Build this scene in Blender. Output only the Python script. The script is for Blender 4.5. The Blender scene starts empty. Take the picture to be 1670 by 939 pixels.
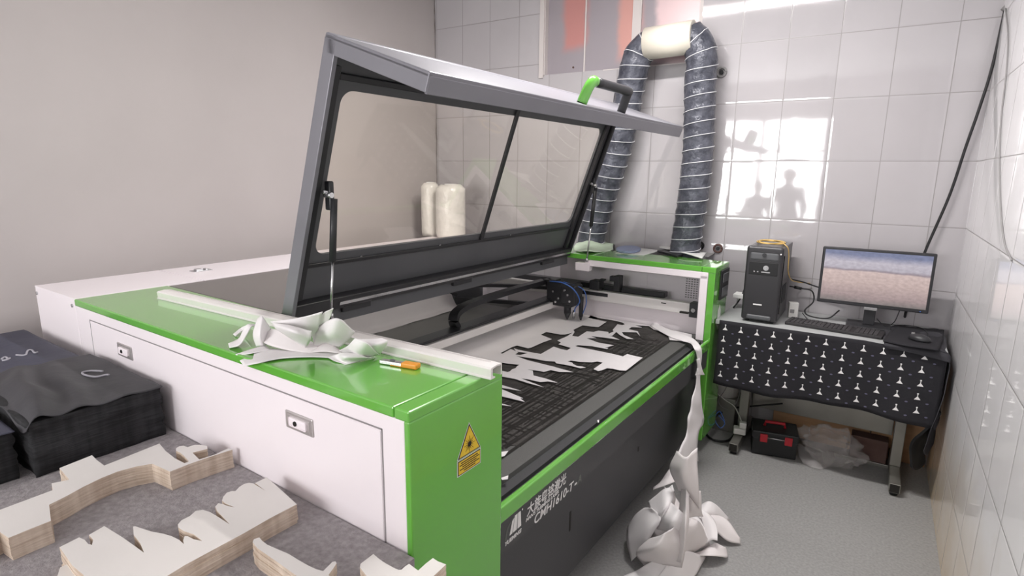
import bpy, bmesh, math, random
from mathutils import Vector, Matrix, noise
from mathutils.geometry import tessellate_polygon
random.seed(7)
S = bpy.context.scene
C = S.collection
PI = math.pi

# ------------------------------------------------------------------ camera
FPX, CX, CY = 930.0, 835.0, 469.5
EYE = Vector((0, 0, 1.6))
yw, pt, rl = math.radians(32.6), math.radians(11.5), math.radians(0.7)
FW = Vector((-math.sin(yw)*math.cos(pt), math.cos(yw)*math.cos(pt), -math.sin(pt)))
RT0 = Vector((math.cos(yw), math.sin(yw), 0))
UP0 = RT0.cross(FW)
RT = RT0*math.cos(rl) + UP0*math.sin(rl)
UP = -RT0*math.sin(rl) + UP0*math.cos(rl)
cam_d = bpy.data.cameras.new('camera')
cam = bpy.data.objects.new('camera', cam_d)
C.objects.link(cam)
cam_d.sensor_fit = 'HORIZONTAL'; cam_d.sensor_width = 36; cam_d.lens = FPX/1670*36
cam_d.clip_start = 0.02
Mc = Matrix((RT, UP, -FW)).transposed().to_4x4()
Mc.translation = EYE
cam.matrix_world = Mc
S.camera = cam

# ------------------------------------------------------------------ light
S.view_settings.view_transform = 'Standard'
S.view_settings.look = 'None'
S.view_settings.gamma = 1
S.view_settings.use_curve_mapping = False
S.view_settings.exposure = 0.42
w = bpy.data.worlds.new('sky'); S.world = w; w.use_nodes = True
bg = w.node_tree.nodes['Background']
bg.inputs[0].default_value = (0.93, 0.97, 1.0, 1); bg.inputs[1].default_value = 2.2

def area(name, loc, rot, sx, sy, power, col):
    l = bpy.data.lights.new(name, 'AREA'); l.shape = 'RECTANGLE'; l.size = sx; l.size_y = sy
    l.energy = power; l.color = col
    o = bpy.data.objects.new(name, l); C.objects.link(o); o.location = loc; o.rotation_euler = rot
    return o
# daylight entering by the window behind the photographer
area('window_daylight', (-1.75, -2.66, 1.68), (math.radians(90), 0, 0), 1.9, 1.66, 86, (1.0, 0.985, 0.975))
TUBES = [(-1.0, 2.34)]
TUBE_W = (46,)

# ------------------------------------------------------------------ frames
ANG = 0.033                                   # the machine stands slightly turned in the room
RM = Matrix.Rotation(-ANG, 3, 'Z')            # machine frame -> room frame
RMi = RM.inverted()
def ray(u, v):
    return RT*((u-CX)/FPX) - UP*((v-CY)/FPX) + FW
def hit(u, v, ax, val, frame='w'):
    d = ray(u, v); e = EYE.copy()
    if frame == 'm': d = RMi @ d; e = RMi @ e
    return e + d*((val-e[ax])/d[ax])
def mz(u, v, z): return hit(u, v, 2, z, 'm')
def mx(u, v, x): return hit(u, v, 0, x, 'm')
def my(u, v, y): return hit(u, v, 1, y, 'm')
def wz(u, v, z): return hit(u, v, 2, z)
def wy(u, v, y): return hit(u, v, 1, y)

# ------------------------------------------------------------------ materials
def lin(c):
    return tuple(((x/255)/12.92 if x/255 <= .04045 else ((x/255+.055)/1.055)**2.4) for x in c) + (1,)
def mat(name, rgb, rough=.5, metal=0, var=0, vscale=8, bump=0, bscale=60, coat=0, trans=0, ior=1.45, emit=None, stretch=None, sheen=0, alpha=1, rgb2=None):
    m = bpy.data.materials.new(name); m.use_nodes = True
    nt = m.node_tree; b = nt.nodes['Principled BSDF']
    b.inputs['Base Color'].default_value = lin(rgb); b.inputs['Roughness'].default_value = rough
    b.inputs['Metallic'].default_value = metal; b.inputs['Coat Weight'].default_value = coat
    b.inputs['Transmission Weight'].default_value = trans; b.inputs['IOR'].default_value = ior
    b.inputs['Alpha'].default_value = alpha
    if emit: b.inputs['Emission Color'].default_value = lin(rgb); b.inputs['Emission Strength'].default_value = emit
    tc = nt.nodes.new('ShaderNodeTexCoord'); mp = nt.nodes.new('ShaderNodeMapping')
    nt.links.new(tc.outputs['Object'], mp.inputs[0])
    if stretch: mp.inputs['Scale'].default_value = stretch
    if var or rgb2:
        n = nt.nodes.new('ShaderNodeTexNoise'); n.inputs['Scale'].default_value = vscale; n.inputs['Detail'].default_value = 6
        nt.links.new(mp.outputs[0], n.inputs['Vector'])
        r = nt.nodes.new('ShaderNodeValToRGB')
        r.color_ramp.elements[0].position = .3; r.color_ramp.elements[1].position = .7
        r.color_ramp.elements[0].color = lin(rgb2) if rgb2 else lin([max(0, x-var) for x in rgb])
        r.color_ramp.elements[1].color = lin([min(255, x+(0 if rgb2 else var)) for x in rgb])
        nt.links.new(n.outputs['Fac'], r.inputs[0]); nt.links.new(r.outputs[0], b.inputs['Base Color'])
    if bump:
        n = nt.nodes.new('ShaderNodeTexNoise'); n.inputs['Scale'].default_value = bscale; n.inputs['Detail'].default_value = 4
        nt.links.new(mp.outputs[0], n.inputs['Vector'])
        bp = nt.nodes.new('ShaderNodeBump'); bp.inputs['Strength'].default_value = bump; bp.inputs['Distance'].default_value = .01
        nt.links.new(n.outputs['Fac'], bp.inputs['Height']); nt.links.new(bp.outputs[0], b.inputs['Normal'])
    return m

def tile_mat(name, axis, off, zoff, tw=.2605, th=.3415, tint=(184, 180, 183), stain=False):
    m = bpy.data.materials.new(name); m.use_nodes = True
    nt = m.node_tree; N = nt.nodes; L = nt.links; b = N['Principled BSDF']
    geo = N.new('ShaderNodeNewGeometry'); sep = N.new('ShaderNodeSeparateXYZ'); L.new(geo.outputs['Position'], sep.inputs[0])
    def mth(op, a, v):
        n = N.new('ShaderNodeMath'); n.operation = op; L.new(a, n.inputs[0])
        if isinstance(v, (int, float)): n.inputs[1].default_value = v
        else: L.new(v, n.inputs[1])
        return n.outputs[0]
    def cell(o, of, size):
        q = mth('DIVIDE', mth('SUBTRACT', o, of), size)
        f = mth('FRACT', q, 0)
        d = mth('MINIMUM', f, mth('SUBTRACT', mth('ADD', mth('MULTIPLY', f, 0), 1), f))
        return mth('MULTIPLY', d, size), mth('FLOOR', q, 0)
    dx, ix = cell(sep.outputs[axis], off, tw)
    dz, iz = cell(sep.outputs[2], zoff, th)
    d = mth('MINIMUM', dx, dz)
    mr = N.new('ShaderNodeMapRange'); mr.inputs[1].default_value = .0011; mr.inputs[2].default_value = .0030
    L.new(d, mr.inputs[0])
    pil = N.new('ShaderNodeMapRange'); pil.inputs[1].default_value = .0; pil.inputs[2].default_value = .012; L.new(d, pil.inputs[0]); pil.interpolation_type = 'SMOOTHSTEP'
    wn = N.new('ShaderNodeTexWhiteNoise'); wn.noise_dimensions = '2D'
    cb = N.new('ShaderNodeCombineXYZ'); L.new(ix, cb.inputs[0]); L.new(iz, cb.inputs[1]); L.new(cb.outputs[0], wn.inputs['Vector'])
    # cloudy glaze
    nz = N.new('ShaderNodeTexNoise'); nz.inputs['Scale'].default_value = 3.0; nz.inputs['Detail'].default_value = 3; L.new(geo.outputs['Position'], nz.inputs['Vector'])
    sm = mth('ADD', mth('MULTIPLY', wn.outputs['Value'], .45), mth('MULTIPLY', nz.outputs['Fac'], .8))
    cr = N.new('ShaderNodeValToRGB'); cr.color_ramp.elements[0].color = lin([x-9 for x in tint]); cr.color_ramp.elements[1].color = lin([min(255, x+3) for x in tint])
    L.new(sm, cr.inputs[0])
    col = cr.outputs[0]
    if stain:
        n2 = N.new('ShaderNodeTexNoise'); n2.inputs['Scale'].default_value = 5; L.new(geo.outputs['Position'], n2.inputs['Vector'])
        h = mth('ADD', sep.outputs[2], mth('MULTIPLY', n2.outputs['Fac'], .3))
        mr2 = N.new('ShaderNodeMapRange'); mr2.inputs[1].default_value = .75; mr2.inputs[2].default_value = .12; L.new(h, mr2.inputs[0])
        # grime only towards the corner behind the desk
        mx2 = N.new('ShaderNodeMixRGB'); mx2.inputs[2].default_value = lin((206, 176, 126)); L.new(mth('MULTIPLY', mr2.outputs[0], .8), mx2.inputs[0]); L.new(col, mx2.inputs[1]); col = mx2.outputs[0]
    mix = N.new('ShaderNodeMixRGB'); mix.inputs[1].default_value = lin((134, 130, 129))
    L.new(mr.outputs[0], mix.inputs[0]); L.new(col, mix.inputs[2]); L.new(mix.outputs[0], b.inputs['Base Color'])
    rr = N.new('ShaderNodeMapRange'); rr.inputs[3].default_value = .6; rr.inputs[4].default_value = .045; L.new(mr.outputs[0], rr.inputs[0]); L.new(rr.outputs[0], b.inputs['Roughness'])
    wob = N.new('ShaderNodeTexNoise'); wob.inputs['Scale'].default_value = 5.5; wob.inputs['Detail'].default_value = 2; L.new(geo.outputs['Position'], wob.inputs['Vector'])
    hh = mth('ADD', mth('MULTIPLY', pil.outputs[0], .12), mth('MULTIPLY', wob.outputs['Fac'], .12))
    bp = N.new('ShaderNodeBump'); bp.inputs['Strength'].default_value = .35; bp.inputs['Distance'].default_value = .01
    L.new(hh, bp.inputs['Height']); L.new(bp.outputs[0], b.inputs['Normal'])
    b.inputs['IOR'].default_value = 1.8
    return m

def layered(name, rgb, rgb2, n=160, rough=.9):
    m = bpy.data.materials.new(name); m.use_nodes = True
    nt = m.node_tree; N = nt.nodes; L = nt.links; b = N['Principled BSDF']; b.inputs['Roughness'].default_value = rough
    geo = N.new('ShaderNodeNewGeometry'); mp = N.new('ShaderNodeMapping'); L.new(geo.outputs['Position'], mp.inputs[0])
    mp.inputs['Scale'].default_value = (12, 12, n*4)
    nz = N.new('ShaderNodeTexNoise'); nz.inputs['Scale'].default_value = 1; nz.inputs['Detail'].default_value = 3; L.new(mp.outputs[0], nz.inputs['Vector'])
    mp2 = N.new('ShaderNodeMapping'); L.new(geo.outputs['Position'], mp2.inputs[0]); mp2.inputs['Scale'].default_value = (45, 45, 3)
    nz2 = N.new('ShaderNodeTexNoise'); nz2.inputs['Scale'].default_value = 1; L.new(mp2.outputs[0], nz2.inputs['Vector'])
    ad = N.new('ShaderNodeMath'); ad.operation = 'ADD'; L.new(nz.outputs['Fac'], ad.inputs[0]); L.new(nz2.outputs['Fac'], ad.inputs[1])
    dv = N.new('ShaderNodeMath'); dv.operation = 'MULTIPLY'; dv.inputs[1].default_value = .5; L.new(ad.outputs[0], dv.inputs[0])
    r = N.new('ShaderNodeValToRGB'); r.color_ramp.elements[0].position = .38; r.color_ramp.elements[1].position = .62
    r.color_ramp.elements[0].color = lin(rgb2); r.color_ramp.elements[1].color = lin(rgb)
    L.new(dv.outputs[0], r.inputs[0]); L.new(r.outputs[0], b.inputs['Base Color'])
    bp = N.new('ShaderNodeBump'); bp.inputs['Strength'].default_value = .5; bp.inputs['Distance'].default_value = .004
    L.new(nz.outputs['Fac'], bp.inputs['Height']); L.new(bp.outputs[0], b.inputs['Normal'])
    return m

M = dict(
    plaster=mat('grey_white_plaster', (188, 181, 180), .75, var=4, vscale=1.3, bump=.12, bscale=9),
    ceil=mat('ceiling_paint', (225, 225, 225), .8, var=3),
    floor=mat('grey_terrazzo_floor', (150, 149, 148), .55, var=9, vscale=90, bump=.05, bscale=120),
    green=mat('green_enamel', (102, 179, 66), .2, coat=1, var=2, vscale=2),
    white=mat('white_enamel', (243, 235, 239), .32, var=2, vscale=2),
    whitein=mat('white_inner_panel', (236, 228, 234), .45, var=4, vscale=3),
    graph=mat('graphite_enamel', (88, 89, 92), .38, var=3, vscale=4),
    graphlit=mat('lit_lid_graphite', (128, 127, 134), .36, metal=.2, var=3, vscale=4),  # lighter copy of the graphite; lit look of the outer faces put into colour
    black=mat('satin_black', (46, 46, 49), .4),
    fascia=mat('charcoal_front_panel', (72, 72, 74), .5, bump=.05, bscale=150),
    blackgloss=mat('black_top_plate', (92, 88, 84), .2, var=2),
    chrome=mat('bright_steel', (200, 200, 202), .25, metal=.9),
    alu=mat('anodised_aluminium', (205, 200, 200), .38, metal=.75, var=4, vscale=20, stretch=(1, 1, 1)),
    aluw=mat('pale_aluminium_profile', (238, 234, 232), .4, metal=.25),
    fabric=mat('white_coated_fabric', (238, 234, 235), .62, bump=.06, bscale=14, var=2),
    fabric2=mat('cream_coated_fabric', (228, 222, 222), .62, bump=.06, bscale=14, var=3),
    groove=mat('dark_seam', (70, 68, 68), .7),
    groovel=mat('grey_seam', (140, 135, 137), .7),
    felt=mat('grey_felt_bench', (150, 144, 146), .95, var=14, vscale=70, bump=.4, bscale=180),
    yellow=mat('warning_yellow', (226, 192, 52), .4, var=6, vscale=60),
    ink=mat('black_print', (28, 25, 22), .5),
    wink=mat('white_print', (232, 230, 230), .5),
    gink=mat('grey_print', (105, 108, 104), .5),
    orange=mat('orange_plastic', (226, 150, 50), .3),
    blue=mat('blue_tube', (70, 110, 185), .35),
    pcblack=mat('pc_case_black', (48, 47, 50), .38, bump=.05, bscale=200),
    pcside=mat('pc_side_panel', (78, 76, 78), .35, metal=.2),
    wireb=mat('black_cable', (28, 28, 30), .5),
    wiregrey=mat('grey_cable', (140, 138, 138), .6),
    wirew=mat('white_cable', (215, 213, 210), .5),
    wirey=mat('yellow_cable', (214, 180, 110), .5),
    duct=mat('duct_film', (78, 80, 90), .28, metal=.1, bump=1.0, bscale=30, var=20, vscale=20),
    ductwire=mat('duct_wire', (225, 225, 228), .4),
    pvc=mat('cream_pvc', (226, 220, 206), .35, var=3),
    desktop=mat('grey_desktop', (176, 178, 178), .4, var=3),
    deskleg=mat('brushed_grey_metal', (150, 148, 142), .35, metal=.7, var=5),
    cloth=mat('black_cotton', (32, 31, 36), .85, bump=.1, bscale=80),
    clothg=mat('dark_grey_cloth', (52, 51, 56), .8, bump=.15, bscale=40),
    red=mat('red_plastic', (176, 36, 48), .4),
    tbox=mat('black_toolbox_plastic', (30, 31, 33), .45),
    wood=mat('tan_board', (176, 138, 104), .6, var=12, vscale=4, stretch=(1, 1, 6)),
    woodd=mat('dark_plank', (92, 68, 62), .7, var=12, vscale=6),
    film=mat('clear_plastic_film', (225, 220, 220), .1, trans=.0, alpha=.20, bump=.6, bscale=18),
    bwrap=mat('plastic_wrapped_roll', (226, 222, 216), .22, var=6, vscale=25, bump=.5, bscale=30),
    paper=mat('white_paper', (232, 232, 230), .8),
    greenbag=mat('pale_green_plastic', (214, 232, 206), .4, bump=.3, bscale=25),
    bluepad=mat('blue_grey_pad', (150, 160, 190), .6),
    skin=mat('skin', (170, 125, 105), .6), shirt=mat('dark_shirt', (60, 58, 66), .9), trouser=mat('dark_trousers', (45, 45, 52), .9),
    hair=mat('black_hair', (25, 22, 20), .7),
    reflsheet=mat('sheet_metal_cover', (158, 152, 157), .35, metal=.15, bump=.06, bscale=8),
    frost=mat('dusty_orange_pane', (190, 138, 134), .35, vscale=5, rgb2=(168, 128, 128)),
    frostl=mat('dusty_pink_pane', (212, 190, 190), .35, vscale=5, rgb2=(196, 168, 170)),
    mouldw=mat('window_frame_paint', (205, 198, 196), .5),
    tube=mat('lit_tube', (255, 252, 245), .3, emit=9),
    felttop=mat('white_felt_face', (222, 217, 214), .85, var=3, vscale=6, bump=.08, bscale=30),
    feltside=layered('felt_layers', (220, 204, 188), (190, 170, 152), 60),
    blackside=layered('black_fabric_layers', (46, 46, 49), (24, 24, 26), 60),
    blacktop=mat('black_fabric_top', (62, 61, 65), .6, bump=.15, bscale=30, var=3),
    bluetop=mat('blue_black_fabric_top', (64, 65, 80), .6, bump=.15, bscale=30, var=3),
    chalk=mat('chalk_mark', (165, 162, 170), .9),
    tile_b=tile_mat('white_wall_tile', 0, -.034, 1.34),
    tile_r=tile_mat('white_side_tile', 1, .12, 1.34, tint=(246, 244, 246), stain=True),
    rearplate=mat('grey_table_plate', (120, 119, 116), .5, var=4, vscale=6),
    mark=mat('steel_scale_print', (150, 140, 140), .5),
    kblack=mat('keyboard_black', (44, 42, 44), .5), kkey=mat('key_black', (62, 60, 62), .5),
)
def glass_mat():
    m = bpy.data.materials.new('tinted_acrylic'); m.use_nodes = True
    nt = m.node_tree; N = nt.nodes; L = nt.links; N.remove(N['Principled BSDF'])
    t = N.new('ShaderNodeBsdfTransparent'); t.inputs[0].default_value = (.97, .955, .92, 1)
    g = N.new('ShaderNodeBsdfGlossy'); g.inputs['Roughness'].default_value = .04; g.inputs[0].default_value = (1, 1, 1, 1)
    f = N.new('ShaderNodeLayerWeight'); f.inputs[0].default_value = .12
    mx_ = N.new('ShaderNodeMixShader'); q = N.new('ShaderNodeMath'); q.operation = 'MULTIPLY'; q.inputs[1].default_value = .35; L.new(f.outputs['Facing'], q.inputs[0]); L.new(q.outputs[0], mx_.inputs[0]); L.new(t.outputs[0], mx_.inputs[1]); L.new(g.outputs[0], mx_.inputs[2])
    L.new(mx_.outputs[0], N['Material Output'].inputs[0]); return m
M['glass'] = glass_mat()
def cover_mat():          # dull sheet; reddish reflections painted into its colour as soft patches
    m = M['reflsheet']; nt = m.node_tree; N = nt.nodes; L = nt.links; b = N['Principled BSDF']
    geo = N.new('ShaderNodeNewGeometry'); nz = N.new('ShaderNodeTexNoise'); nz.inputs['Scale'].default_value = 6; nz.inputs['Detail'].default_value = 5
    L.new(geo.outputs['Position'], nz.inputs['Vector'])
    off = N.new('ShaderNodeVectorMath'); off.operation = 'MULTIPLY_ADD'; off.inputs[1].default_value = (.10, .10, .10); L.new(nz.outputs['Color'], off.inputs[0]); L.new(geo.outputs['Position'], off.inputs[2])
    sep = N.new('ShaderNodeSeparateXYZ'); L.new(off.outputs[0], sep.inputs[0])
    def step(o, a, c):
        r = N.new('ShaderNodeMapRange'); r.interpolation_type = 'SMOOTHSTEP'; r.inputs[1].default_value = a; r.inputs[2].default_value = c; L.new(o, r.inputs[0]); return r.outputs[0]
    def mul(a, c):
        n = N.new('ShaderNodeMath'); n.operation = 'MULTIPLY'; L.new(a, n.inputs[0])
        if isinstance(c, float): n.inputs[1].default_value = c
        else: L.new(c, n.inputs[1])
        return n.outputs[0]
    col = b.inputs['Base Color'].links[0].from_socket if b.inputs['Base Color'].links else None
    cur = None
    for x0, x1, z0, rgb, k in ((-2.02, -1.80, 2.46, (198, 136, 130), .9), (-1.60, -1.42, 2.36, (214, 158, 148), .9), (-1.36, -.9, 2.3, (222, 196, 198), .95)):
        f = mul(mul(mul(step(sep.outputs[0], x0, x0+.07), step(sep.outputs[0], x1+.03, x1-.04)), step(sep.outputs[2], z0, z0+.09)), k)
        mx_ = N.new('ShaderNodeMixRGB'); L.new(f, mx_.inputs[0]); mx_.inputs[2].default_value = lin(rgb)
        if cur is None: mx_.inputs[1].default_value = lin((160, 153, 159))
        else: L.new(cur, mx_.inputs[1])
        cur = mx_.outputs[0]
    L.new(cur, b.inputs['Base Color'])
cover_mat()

def mesh_mat():   # black perforated cutting table
    m = bpy.data.materials.new('honeycomb_table'); m.use_nodes = True
    nt = m.node_tree; N = nt.nodes; L = nt.links; b = N['Principled BSDF']; b.inputs['Roughness'].default_value = .6
    tc = N.new('ShaderNodeTexCoord'); v = N.new('ShaderNodeTexVoronoi'); v.inputs['Scale'].default_value = 260; v.inputs['Randomness'].default_value = .1
    L.new(tc.outputs['Object'], v.inputs['Vector'])
    r = N.new('ShaderNodeValToRGB'); r.color_ramp.elements[0].color = lin((62, 61, 60)); r.color_ramp.elements[1].color = lin((104, 104, 102)); r.color_ramp.elements[1].position = .6
    L.new(v.outputs['Distance'], r.inputs[0]); L.new(r.outputs[0], b.inputs['Base Color'])
    bp = N.new('ShaderNodeBump'); bp.inputs['Strength'].default_value = .4; bp.inputs['Distance'].default_value = .003
    L.new(v.outputs['Distance'], bp.inputs['Height']); L.new(bp.outputs[0], b.inputs['Normal']); return m
M['honey'] = mesh_mat()
M['soot'] = mat('soot_scorched_slats', (66, 63, 61), .75, var=12, vscale=16, bump=.5, bscale=50)

def screen_mat():
    m = bpy.data.materials.new('screen_picture'); m.use_nodes = True
    nt = m.node_tree; N = nt.nodes; L = nt.links; b = N['Principled BSDF']; b.inputs['Roughness'].default_value = .25
    tc = N.new('ShaderNodeTexCoord'); sep = N.new('ShaderNodeSeparateXYZ'); L.new(tc.outputs['Generated'], sep.inputs[0])
    nz = N.new('ShaderNodeTexNoise'); nz.inputs['Scale'].default_value = 3; L.new(tc.outputs['Generated'], nz.inputs['Vector'])
    ad = N.new('ShaderNodeMath'); ad.operation = 'MULTIPLY_ADD'; ad.inputs[1].default_value = .12; L.new(nz.outputs['Fac'], ad.inputs[0]); L.new(sep.outputs[2], ad.inputs[2])
    r = N.new('ShaderNodeValToRGB'); cr = r.color_ramp
    cols = [(0, (96, 96, 94)), (.2, (150, 132, 132)), (.45, (180, 160, 156)), (.66, (190, 170, 166)), (.69, (136, 124, 132)), (.73, (168, 162, 172)), (.86, (176, 170, 180)), (1, (108, 114, 142))]
    cr.elements[0].position = 0; cr.elements[0].color = lin(cols[0][1]); cr.elements[1].position = 1; cr.elements[1].color = lin(cols[-1][1])
    for p, c in cols[1:-1]: e = cr.elements.new(p); e.color = lin(c)
    L.new(ad.outputs[0], r.inputs[0])
    n2 = N.new('ShaderNodeTexNoise'); n2.inputs['Scale'].default_value = 22; n2.inputs['Detail'].default_value = 5; L.new(tc.outputs['Generated'], n2.inputs['Vector'])
    mt = N.new('ShaderNodeMixRGB'); mt.blend_type = 'OVERLAY'; mt.inputs[0].default_value = .35; L.new(r.outputs[0], mt.inputs[1]); L.new(n2.outputs['Fac'], mt.inputs[2])
    L.new(mt.outputs[0], b.inputs['Emission Color']); b.inputs['Emission Strength'].default_value = .85
    b.inputs['Base Color'].default_value = (.02, .02, .02, 1); return m
M['screen'] = screen_mat()

# ------------------------------------------------------------------ helpers
def bm_(): return bmesh.new()
def box(bm, a, b, bev=0, seg=2, mi=0):
    x0, y0, z0 = [min(p, q) for p, q in zip(a, b)]; x1, y1, z1 = [max(p, q) for p, q in zip(a, b)]
    vs = [bm.verts.new(p) for p in ((x0, y0, z0), (x1, y0, z0), (x1, y1, z0), (x0, y1, z0), (x0, y0, z1), (x1, y0, z1), (x1, y1, z1), (x0, y1, z1))]
    fs = [bm.faces.new([vs[i] for i in f]) for f in ((0, 3, 2, 1), (4, 5, 6, 7), (0, 1, 5, 4), (1, 2, 6, 5), (2, 3, 7, 6), (3, 0, 4, 7))]
    for f in fs: f.material_index = mi
    if bev:
        es = list({e for f in fs for e in f.edges})
        r = bmesh.ops.bevel(bm, geom=es, offset=bev, segments=seg, affect='EDGES', profile=.5)
        for f in r['faces']: f.material_index = mi
    return bm
def obox(bm, c, X, Y, Z, hx, hy, hz, bev=0, mi=0):      # oriented box
    t = bm_(); box(t, (-hx, -hy, -hz), (hx, hy, hz), bev, mi=mi)
    m = Matrix((X, Y, Z)).transposed().to_4x4(); m.translation = Vector(c)
    t.transform(m); merge(bm, t); return bm
def merge(bm, t):
    me = bpy.data.meshes.new('t'); t.to_mesh(me); bm.from_mesh(me); bpy.data.meshes.remove(me); t.free()
def catmull(pts, n=6):
    pts = [Vector(p) for p in pts]; P = [pts[0]*2-pts[1]] + pts + [pts[-1]*2-pts[-2]]; out = []
    for i in range(1, len(P)-2):
        for k in range(n):
            t = k/n; a, b, c, d = P[i-1], P[i], P[i+1], P[i+2]
            out.append(.5*((2*b)+(c-a)*t+(2*a-5*b+4*c-d)*t*t+(3*b-a-3*c+d)*t**3))
    out.append(pts[-1]); return out
def frames(pts):
    T = [(pts[min(i+1, len(pts)-1)]-pts[max(i-1, 0)]).normalized() for i in range(len(pts))]
    n = T[0].orthogonal().normalized(); out = []
    for t in T:
        n = (n - t*n.dot(t)).normalized(); out.append((t, n, t.cross(n)))
    return out
def tube(bm, pts, r, n=8, cap=True, closed=False, mi=0):
    pts = [Vector(p) for p in pts]; F = frames(pts); rings = []
    for i, (p, (t, a, b)) in enumerate(zip(pts, F)):
        rr = r(i/(len(pts)-1)) if callable(r) else r
        rings.append([bm.verts.new(p+(a*math.cos(2*PI*k/n)+b*math.sin(2*PI*k/n))*rr) for k in range(n)])
    for A, B in zip(rings, rings[1:]):
        for k in range(n):
            f = bm.faces.new((A[k], A[(k+1) % n], B[(k+1) % n], B[k])); f.smooth = True; f.material_index = mi
    if cap:
        for R in (rings[0][::-1], rings[-1]): f = bm.faces.new(R); f.material_index = mi
    return bm
def prism(bm, outer, holes, up, mi_top=0, mi_side=0, bottom=True):
    """polygon (world points) extruded by vector -up below it"""
    loops = [[Vector(p) for p in l] for l in [outer]+holes]
    tris = tessellate_polygon(loops); flat = [p for l in loops for p in l]
    top = [bm.verts.new(p) for p in flat]; bot = [bm.verts.new(p-up) for p in flat]
    for t in tris:
        a, b, c = [top[i] for i in t]
        nrm = (b.co-a.co).cross(c.co-a.co)
        if nrm.length < 1e-12: continue
        if nrm.dot(up) < 0: a, c = c, a
        try:
            bm.faces.new((a, b, c)).material_index = mi_top
            if bottom:
                q = [bot[top.index(x)] for x in (c, b, a)]; bm.faces.new(q).material_index = mi_side
        except ValueError: pass
    k = 0
    for l in loops:
        n = len(l)
        for i in range(n):
            a, b = k+i, k+(i+1) % n
            try: bm.faces.new((top[a], bot[a], bot[b], top[b])).material_index = mi_side
            except ValueError: pass
        k += n
    bmesh.ops.recalc_face_normals(bm, faces=bm.faces)
    return bm
def net(bm, rows, nu=8, nv=8, th=.0016, ruf=0, seed=0, wide=0):
    """cloth patch through a net of control points"""
    R = [catmull(r, nu) for r in rows]
    cols = [catmull([R[i][j] for i in range(len(R))], nv) for j in range(len(R[0]))]
    G = [[cols[j][i] for j in range(len(cols))] for i in range(len(cols[0]))]
    H, W_ = len(G), len(G[0])
    nr = [[None]*W_ for _ in range(H)]
    for i in range(H):
        for j in range(W_):
            du = G[i][min(j+1, W_-1)]-G[i][max(j-1, 0)]; dv = G[min(i+1, H-1)][j]-G[max(i-1, 0)][j]
            n = du.cross(dv); nr[i][j] = n.normalized() if n.length > 1e-9 else Vector((0, 0, 1))
    if ruf:
        for i in range(H):
            for j in range(W_):
                G[i][j] = G[i][j] + nr[i][j]*ruf*noise.noise(G[i][j]*9+Vector((seed*3.1, seed, 0)))
    A = [[bm.verts.new(G[i][j]+nr[i][j]*th/2) for j in range(W_)] for i in range(H)]
    B = [[bm.verts.new(G[i][j]-nr[i][j]*th/2) for j in range(W_)] for i in range(H)]
    for i in range(H-1):
        for j in range(W_-1):
            f = bm.faces.new((A[i][j], A[i][j+1], A[i+1][j+1], A[i+1][j])); f.smooth = True
            f = bm.faces.new((B[i][j], B[i+1][j], B[i+1][j+1], B[i][j+1])); f.smooth = True
    for i in range(H-1):
        bm.faces.new((A[i][0], A[i+1][0], B[i+1][0], B[i][0])); bm.faces.new((A[i][-1], B[i][-1], B[i+1][-1], A[i+1][-1]))
    for j in range(W_-1):
        bm.faces.new((A[0][j], B[0][j], B[0][j+1], A[0][j+1])); bm.faces.new((A[-1][j], A[-1][j+1], B[-1][j+1], B[-1][j]))
    return bm
def ribbonpoly(pts, hw, z_up):       # flat stroke outline helper: list of quads
    pass

WM = {}
def thing(name, label, cat, loc, rotz=0, group=None, frame='w'):
    o = bpy.data.objects.new(name, None); C.objects.link(o); o.empty_display_size = .1
    loc = Vector(loc)
    if frame == 'm': loc = RM @ loc; rotz -= ANG
    o.location = loc; o.rotation_euler = (0, 0, rotz); o['label'] = label; o['category'] = cat
    if group: o['group'] = group
    m = Matrix.Rotation(rotz, 4, 'Z'); m.translation = loc; WM[o.name] = m; return o
def obj(name, bm, mats, parent=None, frame='w', smooth=False, label=None, cat=None, group=None, kind=None, bev=0):
    if frame == 'm': bm.transform(RM.to_4x4())
    if not isinstance(mats, (list, tuple)): mats = [mats]
    me = bpy.data.meshes.new(name); o = bpy.data.objects.new(name, me); C.objects.link(o)
    if parent is not None:
        root = parent
        W = WM[root.name]
        bm.transform(W.inverted()); o.parent = parent; WM[o.name] = W
    else:
        cs = [v.co for v in bm.verts]
        org = Vector(((min(c.x for c in cs)+max(c.x for c in cs))/2, (min(c.y for c in cs)+max(c.y for c in cs))/2, min(c.z for c in cs)))
        if kind == 'structure': org = Vector((0, 0, 0))
        bm.transform(Matrix.Translation(-org)); o.location = org; m = Matrix.Translation(org); WM[o.name] = m
    bm.to_mesh(me); bm.free()
    for m in mats: me.materials.append(M[m] if isinstance(m, str) else m)
    if smooth:
        for p in me.polygons: p.use_smooth = True
    if bev:
        md = o.modifiers.new('bev', 'BEVEL'); md.width = bev; md.segments = 2; md.limit_method = 'ANGLE'; md.angle_limit = math.radians(40)
    if label: o['label'] = label
    if cat: o['category'] = cat
    if group: o['group'] = group
    if kind: o['kind'] = kind
    return o
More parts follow.
